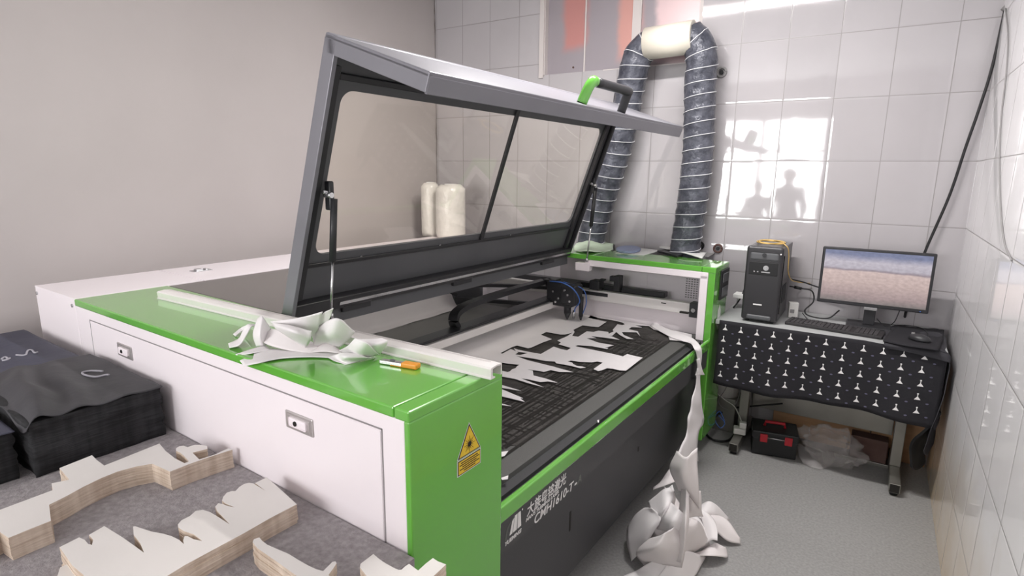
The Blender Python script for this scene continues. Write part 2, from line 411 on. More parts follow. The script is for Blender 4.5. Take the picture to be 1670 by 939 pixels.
# sub-part whose parent is a part sitting at identity under its thing
# (all parts share their thing's frame, so the same matrix serves)
def text_bm(txt, size, org, ex, ey, shear=0, th=.001, bold=0, sx=1):
    cu = bpy.data.curves.new('t', 'FONT'); cu.body = txt; cu.size = size; cu.extrude = th/2; cu.shear = shear; cu.offset = bold
    o = bpy.data.objects.new('t', cu); C.objects.link(o)
    dg = bpy.context.evaluated_depsgraph_get(); me = bpy.data.meshes.new_from_object(o.evaluated_get(dg))
    bm = bm_(); bm.from_mesh(me); bpy.data.objects.remove(o); bpy.data.curves.remove(cu); bpy.data.meshes.remove(me)
    ex = Vector(ex); ey = Vector(ey)
    m = Matrix((ex*sx, ey, ex.cross(ey))).transposed().to_4x4(); m.translation = Vector(org); bm.transform(m); return bm
def st(name, bm, m, **k): return obj(name, bm, m, kind='structure', **k)

# ================================================================== SETTING
XL, XR, YB, YF, ZC = -3.18, .384, 3.775, -2.6, 3.02
b = box(bm_(), (XL-.1, YF-.1, -.1), (XR+.1, YB+.1, 0)); st('floor', b, 'floor')
b = box(bm_(), (XL-.1, YF-.1, ZC), (XR+.1, YB+.1, ZC+.1)); st('ceiling', b, 'ceil')
b = box(bm_(), (XL-.1, YF-.1, 0), (XL, YB+.1, ZC)); st('wall_left', b, 'plaster')
b = box(bm_(), (XR, YF-.1, 0), (XR+.1, YB+.1, ZC)); st('wall_right', b, 'tile_r')
WX0, WX1, WZ0 = -2.20, -1.055, 2.288
b = bm_()
box(b, (XL-.1, YB, 0), (XR+.1, YB+.1, WZ0)); box(b, (XL-.1, YB, WZ0), (WX0, YB+.1, ZC)); box(b, (WX1, YB, WZ0), (XR+.1, YB+.1, ZC))
st('wall_back', b, 'tile_b')
# wall behind the photographer, with its window
b = bm_()
box(b, (XL-.1, YF-.1, 0), (-2.7, YF, ZC)); box(b, (-2.7, YF-.1, 0), (-.8, YF, .85)); box(b, (-2.7, YF-.1, 2.5), (-.8, YF, ZC))
box(b, (-.8, YF-.1, 0), (XR+.1, YF, ZC))
st('wall_front', b, 'plaster')
b = bm_()
for x0, x1 in ((-2.7, -2.65), (-1.78, -1.72), (-.85, -.8)): box(b, (x0, YF-.06, .85), (x1, YF-.02, 2.5))
for z0, z1 in ((.85, .9), (1.95, 1.99), (2.45, 2.5)): box(b, (-2.7, YF-.059, z0), (-.8, YF-.021, z1))
st('window_2', b, 'mouldw')
# ragged corner crack between plaster and tiles
b = bm_(); pts = []
z = 1.2
while z < 3.0:
    pts.append((XL+.004+random.uniform(0, .006), YB-.004, z)); z += .05
tube(b, pts, lambda t: .0015+.0035*abs(noise.noise(Vector((t*40, 0, 0)))), 6)
st('trim_1', b, mat('corner_crack', (120, 112, 108), .9))
# covered window opening high in the tiled wall
wroot = bpy.data.objects.new('window_1', None); C.objects.link(wroot); wroot['kind'] = 'structure'; WM[wroot.name] = Matrix.Identity(4)
b = bm_(); box(b, (WX0, YB-.012, WZ0-.02), (WX0+.035, YB+.09, ZC)); box(b, (WX0+.5, YB-.002, WZ0-.006), (WX1, YB+.09, WZ0)); box(b, (WX1-.02, YB-.0, WZ0), (WX1, YB+.09, ZC))
obj('window_frame', b, 'mouldw', wroot)
b = box(bm_(), (WX0+.035, YB+.045, WZ0), (WX1-.02, YB+.06, ZC)); obj('sheet_metal_panel', b, 'reflsheet', wroot)
b = bm_(); box(b, (-1.868, YB+.036, WZ0), (-1.858, YB+.046, ZC), .001); box(b, (WX0+.03, YB+.0, WZ0-.01), (WX0+.04, YB+.05, ZC), .001); obj('seam', b, 'mouldw', wroot)
for x in (-1.55, -1.95): obj('rivet', tube(bm_(), [(x, YB+.045, 2.33), (x, YB+.04, 2.33)], .007, 10), 'woodd', wroot)
b = box(bm_(), (-1.52, YB+.03, WZ0), (-1.46, YB+.044, ZC)); obj('upright_strip', b, 'mouldw', wroot)
# plugged pipe ends in the tiles
def plug(u, v, r, lab, mt):
    p = wy(u, v, YB); t = thing('pipe_end', lab, 'pipe', (p.x, YB, p.z-r))
    b = bm_(); tube(b, [(p.x+math.cos(a)*r, YB-.006, p.z+math.sin(a)*r) for a in [2*PI*k/24 for k in range(25)]], r*.28, 8); obj('rim', b, mt, t)
    b = tube(bm_(), [(p.x, YB-.004, p.z), (p.x, YB-.014, p.z)], r*.5, 16); obj('plug', b, 'wireb', t)
plug(1177, 118, .026, 'round grey capped pipe end in the tiles right of the duct, high up', 'wiregrey')
plug(1171, 405, .024, 'rusty round pipe end low in the tiles above the far green cabinet', 'woodd')
plug(1142, 400, .022, 'dark pipe end half hidden behind the right duct base', 'wireb')
# dirt spots under the window
# ceiling lamps
for i, (x, y) in enumerate(TUBES):
    t = thing('ceiling_lamp', ['fluorescent batten lamp on the ceiling above the desk end of the machine', 'fluorescent batten lamp on the ceiling above the grey felt bench'][i], 'lamp', (x, y, ZC-.09), group=None)
    b = box(bm_(), (x-.62, y-.03, ZC-.045), (x+.62, y+.03, ZC-.001), .006); obj('housing', b, 'white', t)
    b = tube(bm_(), [(x-.59, y, ZC-.068), (x+.59, y, ZC-.068)], .014, 12); obj('tube', b, 'tube', t)
    for sx_ in (-.6, .6): obj('tube_holder', box(bm_(), (x+sx_-.01, y-.018, ZC-.085), (x+sx_+.01, y+.018, ZC-.04)), 'white', t)
    l = bpy.data.lights.new('tube_light', 'AREA'); l.shape = 'RECTANGLE'; l.size = 1.15; l.size_y = .06; l.energy = TUBE_W[i]; l.color = (1, .97, .95)
    o = bpy.data.objects.new('tube_light', l); C.objects.link(o); o.location = (x, y, ZC-.095)

# ================================================================== LASER CUTTER
ZT = 1.10
Y0, Y1, Y2, Y3 = .81, 1.145, 3.165, 3.45       # near cabinet, bay, far cabinet
XB, XC, XH, XF = -3.03, -2.60, -1.775, -.815    # back edge, rear section, hinge, front
LC = thing('laser_cutter', 'large white, green and graphite laser cutting machine with its lid propped open', 'machine', (-1.9, 2.13, 0), frame='m')
def part(name, b, m, parent=LC, **k): return obj(name, b, m, parent, frame='m', **k)
# near side cabinet
b = bm_(); box(b, (XC+.002, Y0, .08), (-.832, Y1, ZT-.026), .003)
cab = part('side_cabinet', b, 'white', label='white enamelled side cabinet next to the bench')
b = bm_(); box(b, (XC+.002, Y0-.003, ZT-.026), (-.862, Y1+.004, ZT), .004); part('cabinet_top', b, 'green', cab)
b = bm_(); box(b, (-.860, Y0-.003, ZT-.026), (XF, Y1+.004, ZT), .004); box(b, (-.832, Y0-.003, .08), (XF, Y1+.004, ZT-.024), .004); part('end_cover', b, 'green', cab)
# door outline groove and the two flush latches
def groove_rect(x0, x1, z0, z1, y, w=.0035):
    b = bm_()
    for a, c in (((x0, z0), (x0+w, z1)), ((x1-w, z0), (x1, z1)), ((x0, z1-w), (x1, z1)), ((x0, z0), (x1, z0+w))):
        box(b, (a[0], y-.0012, a[1]), (c[0], y+.002, c[1]))
    return b
b = box(bm_(), (-2.473, Y0-.002, .303), (-.907, Y0+.004, 1.032), .0015); door = part('cabinet_door', b, 'white', cab)
part('door_gap', groove_rect(-2.479, -.901, .297, 1.038, Y0), 'groovel', cab)
for xc, zc in ((-2.192, .970), (-1.202, .970)):
    b = box(bm_(), (xc-.056, Y0-.006, zc-.024), (xc+.056, Y0, zc+.024), .003)
    box(b, (xc-.044, Y0-.0075, zc-.016), (xc+.044, Y0-.005, zc+.016), .001)
    la = part('door_latch', b, 'alu', door if False else cab)
    b = bm_(); tt = bm_(); box(tt, (xc-.036, Y0-.012, zc-.0125), (xc+.036, Y0-.006, zc+.0125), .0055, 3); merge(b, tt)
    part('latch_paddle', b, 'white', cab)
    b = tube(bm_(), [(xc-.006, Y0-.011, zc), (xc-.006, Y0-.0145, zc)], .0065, 14); part('lock', b, 'ink', cab)
# white rear section
b = bm_(); box(b, (XB, Y0, .08), (XC-.002, Y3, ZT-.004), .004); rs = part('rear_section', b, 'white')
b = bm_(); box(b, (XB, Y0+.5, ZT-.006), (XC-.002, Y3, ZT+.0005), .001); box(b, (XB, Y0, ZT-.006), (XC-.002, Y0+.495, ZT+.0005), .001); part('rear_top_plate', b, 'white', rs)
for x in (XB+.02, XC-.03):
    b = tube(bm_(), [(x, Y0-.004, ZT-.03), (x, Y0, ZT-.03)], .007, 12); part('screw', b, 'chrome', rs)
b = bm_(); box(b, (-2.88, 1.38, ZT), (-2.83, 1.47, ZT+.004), .001); box(b, (-2.87, 1.395, ZT+.003), (-2.84, 1.43, ZT+.012), .003); box(b, (-2.868, 1.44, ZT+.003), (-2.842, 1.455, ZT+.01), .002)
part('toggle_latch', b, 'chrome', rs)
# black plate behind the lid
b = bm_(); box(b, (XC+.004, Y1+.008, ZT-.02), (XH-.012, Y2-.004, ZT-.002), .002); part('rear_cover_plate', b, 'blackgloss')
# hinge beam under the lid
b = bm_(); box(b, (XH-.03, Y1+.008, ZT-.07), (XH+.03, Y2-.006, ZT-.012), .003); hb = part('hinge_beam', b, 'graph')
for y in (1.45, 2.1, 2.9):
    b = bm_(); box(b, (XH+.028, y-.07, ZT-.035), (XH+.045, y+.07, ZT+.012), .003); tube(b, [(XH+.04, y-.07, ZT-.006), (XH+.04, y+.07, ZT-.006)], .011, 10); part('hinge', b, 'black', hb)
# far side cabinet: shell with an open bay towards us
XO = XF-.012; ZB_ = .678
b = bm_()
box(b, (-1.95, Y2, ZT-.03), (-.9005, Y3, ZT), .004)                 # top
fc = part('far_side_cabinet', b, 'green', label='green topped far cabinet with an open white bay')
b = bm_(); box(b, (-.862, Y2, .08), (XO+.002, Y3, ZT-.03), .004); box(b, (-.90, Y2-.003, ZT-.034), (XO+.004, Y3, ZT), .006); part('corner_post', b, 'green', fc)
b = bm_(); box(b, (-1.95, Y3-.02, .3), (-.865, Y3, ZT-.03)); box(b, (-1.32, Y3-.024, .70), (-1.312, Y3-.019, ZT-.04)); part('bay_back_panel', b, 'whitein', fc)
b = bm_(); box(b, (-1.62, Y2-.004, ZT-.068), (-.862, Y2+.012, ZT-.031), .002); box(b, (-.905, Y2-.004, .68), (-.863, Y2+.012, ZT-.05), .002); box(b, (-1.68, Y2-.02, ZT-.10), (-1.585, Y2+.03, ZT-.05), .002)
part('bay_frame', b, 'white', fc)
b = bm_(); box(b, (-.9, Y2+.01, .66), (-.866, Y3-.02, ZT-.032)); part('bay_end_wall', b, 'whitein', fc)
b = bm_(); box(b, (-2.3, Y2+.131, .66), (-.906, Y2+.14, .797), .002); part('bay_ledge', b, 'white', fc)
b = bm_()
for k in range(5):
    for j in range(9): box(b, (-1.0-k*.016, Y3-.0235, .97-j*.014), (-.991-k*.016, Y3-.019, .976-j*.014))
part('vent_slots', b, 'groovel', fc)
lq = my(1088, 441, Y3-.03); b = bm_(); box(b, (lq.x-.015, Y3-.045, lq.z-.012), (lq.x+.045, Y3-.02, lq.z+.012), .003); tube(b, [(lq.x-.05, Y3-.035, lq.z), (lq.x+.03, Y3-.035, lq.z)], .009, 10); box(b, (lq.x+.005, Y3-.052, lq.z-.025), (lq.x+.028, Y3-.02, lq.z+.025), .003); part('bay_latch', b, 'chrome', fc)
b = bm_(); box(b, (XO+.002, Y2+.10, .90), (XO+.012, Y3-.02, 1.07), .003); cp = part('control_panel', b, 'black', fc)
for zz in (1.0, .92):
    b = bm_(); box(b, (XO+.011, Y2+.125, zz), (XO+.018, Y3-.05, zz+.05), .003); part('display', b, 'graph', fc)
# hexagon sticker
b = bm_(); c0 = mx(1172, 517, XO+.0035); hx = []
for k in range(6): a = PI/6+k*PI/3; hx.append((XO+.0045, c0.y+math.cos(a)*.035, c0.z+math.sin(a)*.075))
prism(b, hx, [], Vector((.001, 0, 0))); part('sticker', b, 'paper', fc)
# front: green rail, lettered fascia, slanted band, recessed lower panel
YA, YZ = Y1+.006, Y2-.002
b = bm_(); box(b, (XF-.028, YA, .638), (XF-.008, YZ, .692), .007, 3); part('front_rail', b, 'green')
def yprism(prof, ya, yz):
    b = bm_(); A = [b.verts.new((x, ya, z)) for x, z in prof]; B = [b.verts.new((x, yz, z)) for x, z in prof]; n = len(prof)
    b.faces.new(A); b.faces.new(B[::-1])
    for i in range(n): b.faces.new((A[i], B[i], B[(i+1) % n], A[(i+1) % n]))
    bmesh.ops.recalc_face_normals(b, faces=b.faces); return b
fas = part('front_fascia', yprism([(XF-.018, .640), (XF-.018, .530), (XF-.075, .47), (XF-.10, .47), (XF-.10, .640)], YA, YZ), 'fascia')
part('lower_front_panel', yprism([(XF-.078, .474), (XF-.078, .10), (XF-.11, .10), (XF-.11, .474)], YA, YZ), 'fascia')
for yy, zz, s_ in ((1.70, .33, .04), (2.35, .35, .012)):
    part('access_slot', box(bm_(), (XF-.078, yy-.006, zz-s_), (XF-.0765, yy+.006, zz+s_), .0005), 'ink')
# table
ZB = .678
b = bm_(); box(b, (XC+.05, Y1+.008, .60), (XF-.11, Y2+.129, ZB-.004)); bed = part('cutting_table', b, 'honey')
b = box(bm_(), (XC+.06, Y1+.012, ZB-.0035), (-2.02, Y2-.01, ZB-.001)); part('rear_table_plate', b, 'rearplate', bed)
b = bm_(); box(b, (XF-.108, YA, .60), (XF-.032, YZ, ZB-.02)); box(b, (XF-.062, YA, .62), (XF-.058, YZ, ZB-.006)); part('table_edge_trough', b, 'fascia', bed)
b = bm_(); box(b, (-1.95, Y1+.006, .55), (XF-.03, Y1+.012, ZT-.03)); part('inner_side_wall', b, 'whitein')
b = bm_(); box(b, (XC, Y1+.006, .35), (XC+.02, Y2+.2, ZT-.02)); part('inner_back_wall', b, 'graph')
# scorched slat pattern showing through the table
so = [mz(*p, ZB-.002) for p in ((700, 640), (818, 725), (850, 727), (867, 712), (905, 684), (952, 650), (1022, 604), (1050, 584), (1092, 557), (1090, 540), (1066, 533), (1010, 516), (950, 512), (760, 590))]
b = bm_(); prism(b, so, [], Vector((0, 0, .002))); part('scorched_area', b, 'soot', bed)
b = bm_(); rs_ = random.Random(3)
def stroke(b, p, q, w, z):
    p = mz(*p, z); q = mz(*q, z); d = (q-p).normalized(); n = Vector((-d.y, d.x, 0))*w
    vs = [b.verts.new(x) for x in (p-n, q-n, q+n, p+n)]; f = b.faces.new(vs)
    if f.normal.z < 0: f.normal_flip()
def mstroke(x0, y0, x1, y1, w, z):
    p = Vector((x0, y0, z)); q = Vector((x1, y1, z)); d = (q-p).normalized(); n = Vector((-d.y, d.x, 0))*w
    f = b.faces.new([b.verts.new(v_) for v_ in (p-n, q-n, q+n, p+n)]); f.normal_update()
    if f.normal.z < 0: f.normal_flip()
mstroke(-1.002, 1.20, -1.016, 3.05, .006, ZB-.0009)
for k in range(16):
    x = -1.03-k*.017+rs_.uniform(-.004, .004); y0 = 1.2+rs_.uniform(0, .5)
    while y0 < 3.0:
        y1 = min(3.05, y0+rs_.uniform(.3, 1.1)); mstroke(x, y0, x+rs_.uniform(-.01, .01), y1, rs_.uniform(.002, .0055), ZB-.0008+k*.00001); y0 = y1+rs_.uniform(.0, .12)
for k in range(46):
    y = 1.22+k*.04+rs_.uniform(-.012, .012); x0 = -1.01-rs_.uniform(0, .06); mstroke(x0, y, x0-rs_.uniform(.08, .35), y+rs_.uniform(-.03, .05), rs_.uniform(.0015, .0045), ZB-.0005+k*.000004)
part('scorch_lines', b, 'ink', bed)
# gantry beam along the machine with the laser head at its far end
XG = -1.80
b = bm_(); box(b, (XG-.025, Y1+.02, .755), (XG+.02, Y2+.05, .795), .003); box(b, (XG-.07, Y1+.02, .785), (XG-.025, Y2+.05, .80), .002)
gb = part('gantry_beam', b, 'aluw', label='pale aluminium gantry beam')
b = bm_(); box(b, (XG-.075, Y1+.02, .80), (XG+.01, Y2+.03, .812), .003); part('beam_cover', b, 'black', gb)
# linear rail inside the far bay
b = bm_(); box(b, (-2.5, Y2+.09, .795), (-.93, Y2+.13, .862), .004); lr = part('linear_rail', b, 'aluw')
b = bm_(); box(b, (-.975, Y2+.07, .785), (-.925, Y2+.14, .87), .004); part('rail_end_block', b, 'black', lr)
b = tube(bm_(), [(-.95, Y2+.068, .83), (-.95, Y2+.06, .83)], .012, 14); part('pulley', b, 'chrome', lr)
b = bm_(); box(b, (-2.5, Y2+.14, .86), (-1.15, Y2+.2, .895), .006); part('rear_track', b, 'black', lr)
b = bm_(); box(b, (-2.5, Y1+.03, .76), (-1.0, Y1+.07, .82), .004); part('near_linear_rail', b, 'alu')
part('rail_slot', box(bm_(), (-1.15, Y2+.0885, .84), (-1.12, Y2+.092, .845)), 'ink', lr); part('rail_fitting', box(bm_(), (-1.03, Y2+.07, .802), (-.98, Y2+.09, .812)), 'ink', lr)
b = box(bm_(), (-2.32, 1.35, ZT-.034), (-2.28, 3.0, ZT-.021), .002); part('added_light_strip', b, 'paper')  # added strip lamp, not a seen part; brightens the table behind the beam
l = bpy.data.lights.new('added_strip_light', 'AREA'); l.shape = 'RECTANGLE'; l.size = .05; l.size_y = 1.6; l.energy = .75; l.color = (1, .97, .92)
o = bpy.data.objects.new('added_strip_light', l); C.objects.link(o); o.location = RM @ Vector((-2.3, 2.18, ZT-.037)); o.rotation_euler = (0, 0, -ANG)
# cable carriers (black chains) arching behind the beam
def chain(pts, w_, h_, name):
    P = catmull(pts, 10); b = bm_(); F = []
    Yv = Vector((0, 0, 1))
    for i, p in enumerate(P):
        t = (P[min(i+1, len(P)-1)]-P[max(i-1, 0)]).normalized()
        side = Vector((-t.y, t.x, 0)); side = side.normalized() if side.length > .1 else Vector((1, 0, 0))
        up = t.cross(side).normalized()
        F.append([b.verts.new(p+side*sx*w_/2+up*sy*h_/2) for sx, sy in ((-1, -1), (1, -1), (1, 1), (-1, 1))])
    for A, B in zip(F, F[1:]):
        for k in range(4): b.faces.new((A[k], A[(k+1) % 4], B[(k+1) % 4], B[k]))
    b.faces.new(F[0][::-1]); b.faces.new(F[-1]); bmesh.ops.recalc_face_normals(b, faces=b.faces)
    return part(name, b, 'black')
chain([(-1.86, 2.20, .80), (-1.86, 2.18, .845), (-1.865, 2.22, .885), (-1.87, 2.36, .905), (-1.88, 2.7, .91), (-1.88, 3.1, .91)], .05, .028, 'cable_carrier')
chain([(-2.45, 2.9, .78), (-2.47, 2.86, .81), (-2.45, 2.9, .84), (-2.2, 3.12, .84), (-1.9, 3.24, .84), (-1.5, 3.27, .84)], .03, .022, 'cable_carrier')
chain([(-2.42, 2.86, .765), (-2.1, 2.98, .765), (-1.86, 3.06, .765)], .03, .022, 'cable_carrier')
# laser head
HX, HY = -1.70, 3.12
hd = part('laser_head', box(bm_(), (XG-.03, HY-.07, .775), (HX+.05, HY+.06, .925), .008), 'black')
b = bm_(); box(b, (HX-.025, HY-.085, .795), (HX+.085, HY+.02, .92), .012); part('mirror_housing', b, 'black', hd)
b = bm_(); box(b, (XG-.06, HY-.04, .88), (XG+.02, HY+.04, .93), .01); box(b, (XG-.075, HY-.05, .915), (XG-.02, HY+.0, .93), .006)
part('mirror_mount', b, 'black', hd)
b = bm_(); tube(b, [(HX+.01, HY-.04, .80), (HX+.01, HY-.04, .735)], .023, 16); tube(b, [(HX+.01, HY-.04, .735), (HX+.01, HY-.04, .69)], lambda t: .023-.018*t, 16); part('nozzle', b, 'black', hd)
b = bm_(); tube(b, [(HX+.085, HY-.0, .84), (HX+.085, HY-.0, .715)], .014, 14); tube(b, [(HX+.085, HY, .715), (HX+.085, HY, .69)], lambda t: .012-.006*t, 12); part('lens_tube', b, 'black', hd)
b = tube(bm_(), [(HX+.045, HY-.02, .75), (HX+.045, HY-.02, .70)], .008, 10); part('air_nozzle', b, 'chrome', hd)
b = tube(bm_(), catmull([(HX-.10, HY-.08, .93), (HX, HY-.10, .935), (HX+.08, HY-.095, .90), (HX+.11, HY-.07, .83), (HX+.06, HY-.03, .77), (HX+.05, HY-.02, .74)], 8), .004, 8); part('air_hose', b, 'blue', hd)
b = tube(bm_(), catmull([(HX-.02, HY-.05, .93), (HX+.11, HY-.04, .90), (HX+.13, HY-.02, .82), (HX+.10, HY, .74), (HX+.09, HY, .72)], 8), .003, 8); part('air_hose', b, 'blue', hd)
for dx, dz in ((.01, .885), (.035, .86), (.05, .82), (-.07, .87), (-.03, .83), (-.05, .805)):
    b = tube(bm_(), [(HX+dx, HY-.084, dz), (HX+dx, HY-.093, dz)], .007, 10); part('screw', b, 'chrome', hd)
b = bm_(); box(b, (-1.62, Y2+.06, .87), (-1.55, Y2+.14, .93), .008); box(b, (-1.56, Y2+.09, .93), (-1.53, Y2+.12, .94)); part('drive_motor', b, 'black')
b = bm_(); box(b, (-1.47, Y2+.10, .87), (-1.43, Y2+.16, .97), .005); box(b, (-1.50, Y2+.10, .93), (-1.46, Y2+.14, .965), .006); part('mirror_bracket', b, 'black')
# ---- lid
th = math.atan2(.88, .31)
DL = Vector((math.cos(th), 0, math.sin(th))); DN = Vector((math.sin(th), 0, -math.cos(th))); DY = Vector((0, 1, 0))
P0 = Vector((XH, 0, ZT)); LL = .935; FLN = .43
def LP(s, y, d): return P0+DL*s+DN*d+DY*y
def lbox(b, s0, s1, y0, y1, d0, d1, bev=0):
    obox(b, LP((s0+s1)/2, (y0+y1)/2, (d0+d1)/2), DL, DY, DL.cross(DY), abs(s1-s0)/2, abs(y1-y0)/2, abs(d1-d0)/2, bev)
LY0, LY1 = 1.155, 3.155
def rrect(s0, s1, y0, y1, r, n=6):
    out = []
    for cs, cy_, a0 in ((s1-r, y1-r, 0), (s1-r, y0+r, 3), (s0+r, y0+r, 2), (s0+r, y1-r, 1)):
        for k in range(n+1):
            a = a0*PI/2+PI/2*k/n if a0 != 3 else 3*PI/2+PI/2*(k/n)
            out.append((cs+r*math.cos(a), cy_+r*math.sin(a)))
    # order corners consistently
    import cmath
    cs = (s0+s1)/2; cy_ = (y0+y1)/2
    out.sort(key=lambda q: math.atan2(q[1]-cy_, q[0]-cs)); return out
WS0, WS1, WY0, WY1 = .222, .795, 1.235, 3.085
b = bm_()
outer = [LP(s, y, .0) for s, y in ((.0, LY0), (LL, LY0), (LL, LY1), (.0, LY1))]
hole = [LP(s, y, .0) for s, y in rrect(WS0, WS1, WY0, WY1, .045)]
prism(b, [p+DN*.012 for p in outer], [[p+DN*.012 for p in hole]], DN*.012, 0, 0)
lid = part('lid', b, 'graph', label='graphite lid with a large tinted window')
b = bm_(); lbox(b, .0, LL, LY0-.004, LY0+.012, -.002, .052, .002); lbox(b, LL-.002, LL+.014, LY0-.004, LY1+.004, -.002, .05, .006)
obox(b, LP(LL-.018, LY0+.004, FLN/2), DN, DY, DN.cross(DY), FLN/2, .008, .024, .002)
obox(b, LP(LL+.004, (LY0+LY1)/2, FLN/2), DN, DY, DN.cross(DY), FLN/2, (LY1-LY0)/2+.004, .008, .003)
obox(b, LP(LL-.022, (LY0+LY1)/2, FLN-.003), DL, DY, DL.cross(DY), .024, (LY1-LY0)/2, .004, .002)
part('lid_shell', b, 'graphlit', lid, label='graphite outer edge and front flap of the lid, painted in a lit tone')
b = bm_(); lbox(b, .0, LL, LY1-.012, LY1+.003, 0, .05, .002); obox(b, LP(LL-.02, LY1-.004, FLN/2), DN, DY, DN.cross(DY), FLN/2, .006, .022, .002); part('lid_far_edge', b, 'black', lid)
b = bm_(); prism(b, [LP(s, y, .034) for s, y in ((.06, LY0+.016), (WS1+.07, LY0+.016), (WS1+.07, LY0+.045), (.06, LY0+.045))], [], DN*.02)
lbox(b, .05, WS1+.05, LY1-.06, LY1-.03, .012, .034, .003); lbox(b, WS0-.045, WS0-.03, LY0+.05, LY1-.05, .012, .02, .002); lbox(b, WS1+.03, WS1+.05, LY0+.05, LY1-.03, .012, .03, .003)
lbox(b, .0, .05, LY0+.01, LY1-.01, .012, .05, .003)
part('stiffening_channel', b, 'black', lid)
b = bm_(); lbox(b, .020, .033, LY0+.2, LY1-.01, .0505, .055); part('bright_edge', b, 'chrome', lid, label='bright steel edge strip')
b = bm_(); prism(b, [LP(s, y, .006) for s, y in rrect(WS0-.01, WS1+.01, WY0-.01, WY1+.01, .05)], [], DN*.003)
part('window_pane', b, 'glass', lid)
b = bm_(); lbox(b, WS0-.03, WS1+.03, 2.183, 2.207, .012, .024, .003); part('window_divider', b, 'black', lid)
for y in (1.45, 1.9, 2.45, 2.85): part('screw', tube(bm_(), [LP(WS0-.03, y, .012), LP(WS0-.03, y, .017)], .005, 8), 'chrome', lid)
# handle on the flap
def hp(n_, y, up): return LP(LL+.012+up, y, n_)
b = bm_(); H0 = hp(.385, 2.06, 0); H1 = hp(.385, 2.08, .088); H2 = hp(.40, 2.40, .09); H3 = hp(.40, 2.40, 0)
P_ = catmull([H0, H0.lerp(H1, .7), H1+DY*.012, H1+DY*.03], 6)
tube(b, P_, .021, 14); hn = part('handle', b, 'green', lid, label='green end of the lid handle')
b = bm_(); tube(b, catmull([H1+DY*.03, H2-DY*.02, H2-DY*.002-DL*.008, H2-DL*.03, H3], 6), .019, 14); part('handle_grip', b, 'black', lid)
# gas struts
def strut(top, bot):
    top, bot = Vector(top), Vector(bot); mid = top.lerp(bot, .54)
    b = tube(bm_(), [top+(bot-top)*.03, mid], .0115, 14); s = part('gas_strut', b, 'black')
    b = tube(bm_(), [mid, bot], .0045, 10); part('strut_rod', b, 'chrome', s)
    b = bm_(); box(b, (top.x-.035, top.y-.012, top.z-.05), (top.x-.005, top.y+.006, top.z+.045), .005); part('strut_bracket', b, 'black', s)
    b = bm_(); tube(b, [top+Vector((-.02, -.02, 0)), top+Vector((.004, -.02, 0)), top+Vector((.014, -.02, 0))], .009, 10); tube(b, [top+Vector((-.02, 0, .01)), top+Vector((-.02, -.03, .01))], .007, 10); part('ball_joint', b, 'chrome', s)
    part('ball_joint', tube(bm_(), [bot-Vector((0, 0, .01)), bot+Vector((0, 0, .012))], .009, 10), 'chrome', s)
strut(my(545, 318, 1.225), my(540, 515, 1.21))
strut(my(972, 302, 3.15), my(957, 424, 3.15))
b = bm_(); q = my(540, 515, 1.21); box(b, (q.x-.06, Y1+.013, q.z-.06), (q.x+.02, Y1+.05, q.z-.01), .003); part('strut_foot_plate', b, 'black')
# fixed black post beside the near strut
b = bm_(); q0 = my(552, 500, 1.205); box(b, (-1.62, 1.19, ZT-.06), (-1.585, 1.22, ZT-.01), .003); part('strut_post', b, 'black')
# laser warning sign on the green end
XE = XF+.0012
def onE(u, v): p = mx(u, v, XE); return p
cyy = 1.008
tri_o = [(XE, .966, .922), (XE, 1.050, .922), (XE, cyy, .997)]
b = bm_(); prism(b, [Vector((XE, y, z)) for y, z in ((.962, .920), (1.054, .920), (cyy, 1.003))], [], Vector((.0008, 0, 0))); prism(b, [Vector((XE, y, z)) for y, z in ((.962, .877), (1.054, .877), (1.054, .918), (.962, .918))], [], Vector((.0008, 0, 0)))
wl = part('warning_label', b, 'paper', label='yellow triangular laser warning label with a text panel')
b = bm_(); X1 = XE+.0005
prism(b, [Vector((X1, y, z)) for y, z in ((.9645, .9215), (1.0515, .9215), (cyy, 1.0)) ], [], Vector((.0005, 0, 0))); prism(b, [Vector((X1, y, z)) for y, z in ((.964, .879), (1.052, .879), (1.052, .9165), (.964, .9165))], [], Vector((.0005, 0, 0))); part('label_border', b, 'ink', wl)
b = bm_(); X2 = XE+.001
prism(b, [Vector((X2, y, z)) for y, z in ((.9695, .9245), (1.0465, .9245), (cyy, .994))], [], Vector((.0005, 0, 0))); prism(b, [Vector((X2, y, z)) for y, z in ((.9665, .8815), (1.0495, .8815), (1.0495, .914), (.9665, .914))], [], Vector((.0005, 0, 0))); part('label_face', b, 'yellow', wl)
b = bm_(); X3 = XE+.0015; cz = .947
prism(b, [Vector((X3, cyy+.0065*math.cos(a), cz+.0065*math.sin(a))) for a in [2*PI*k/16 for k in range(16)]], [], Vector((.0005, 0, 0)))
for k in range(16):
    a = 2*PI*k/16; r1 = .022 if k % 2 == 0 else .015; d = Vector((0, math.cos(a), math.sin(a))); n = Vector((0, -math.sin(a), math.cos(a)))*.0008
    c = Vector((X3, cyy, cz)); prism(b, [c+d*.004-n, c+d*r1-n*.4, c+d*r1+n*.4, c+d*.004+n], [], Vector((.0005, 0, 0)))
for k, (w0, w1) in enumerate(((.975, 1.04), (.97, 1.046), (.98, 1.035), (.97, 1.046), (.985, 1.03))):
    z = .909-k*.0055; prism(b, [Vector((X3, y, zz)) for y, zz in ((w0, z-.0012), (w1, z-.0012), (w1, z+.0012), (w0, z+.0012))], [], Vector((.0005, 0, 0)))
part('label_print', b, 'ink', wl)
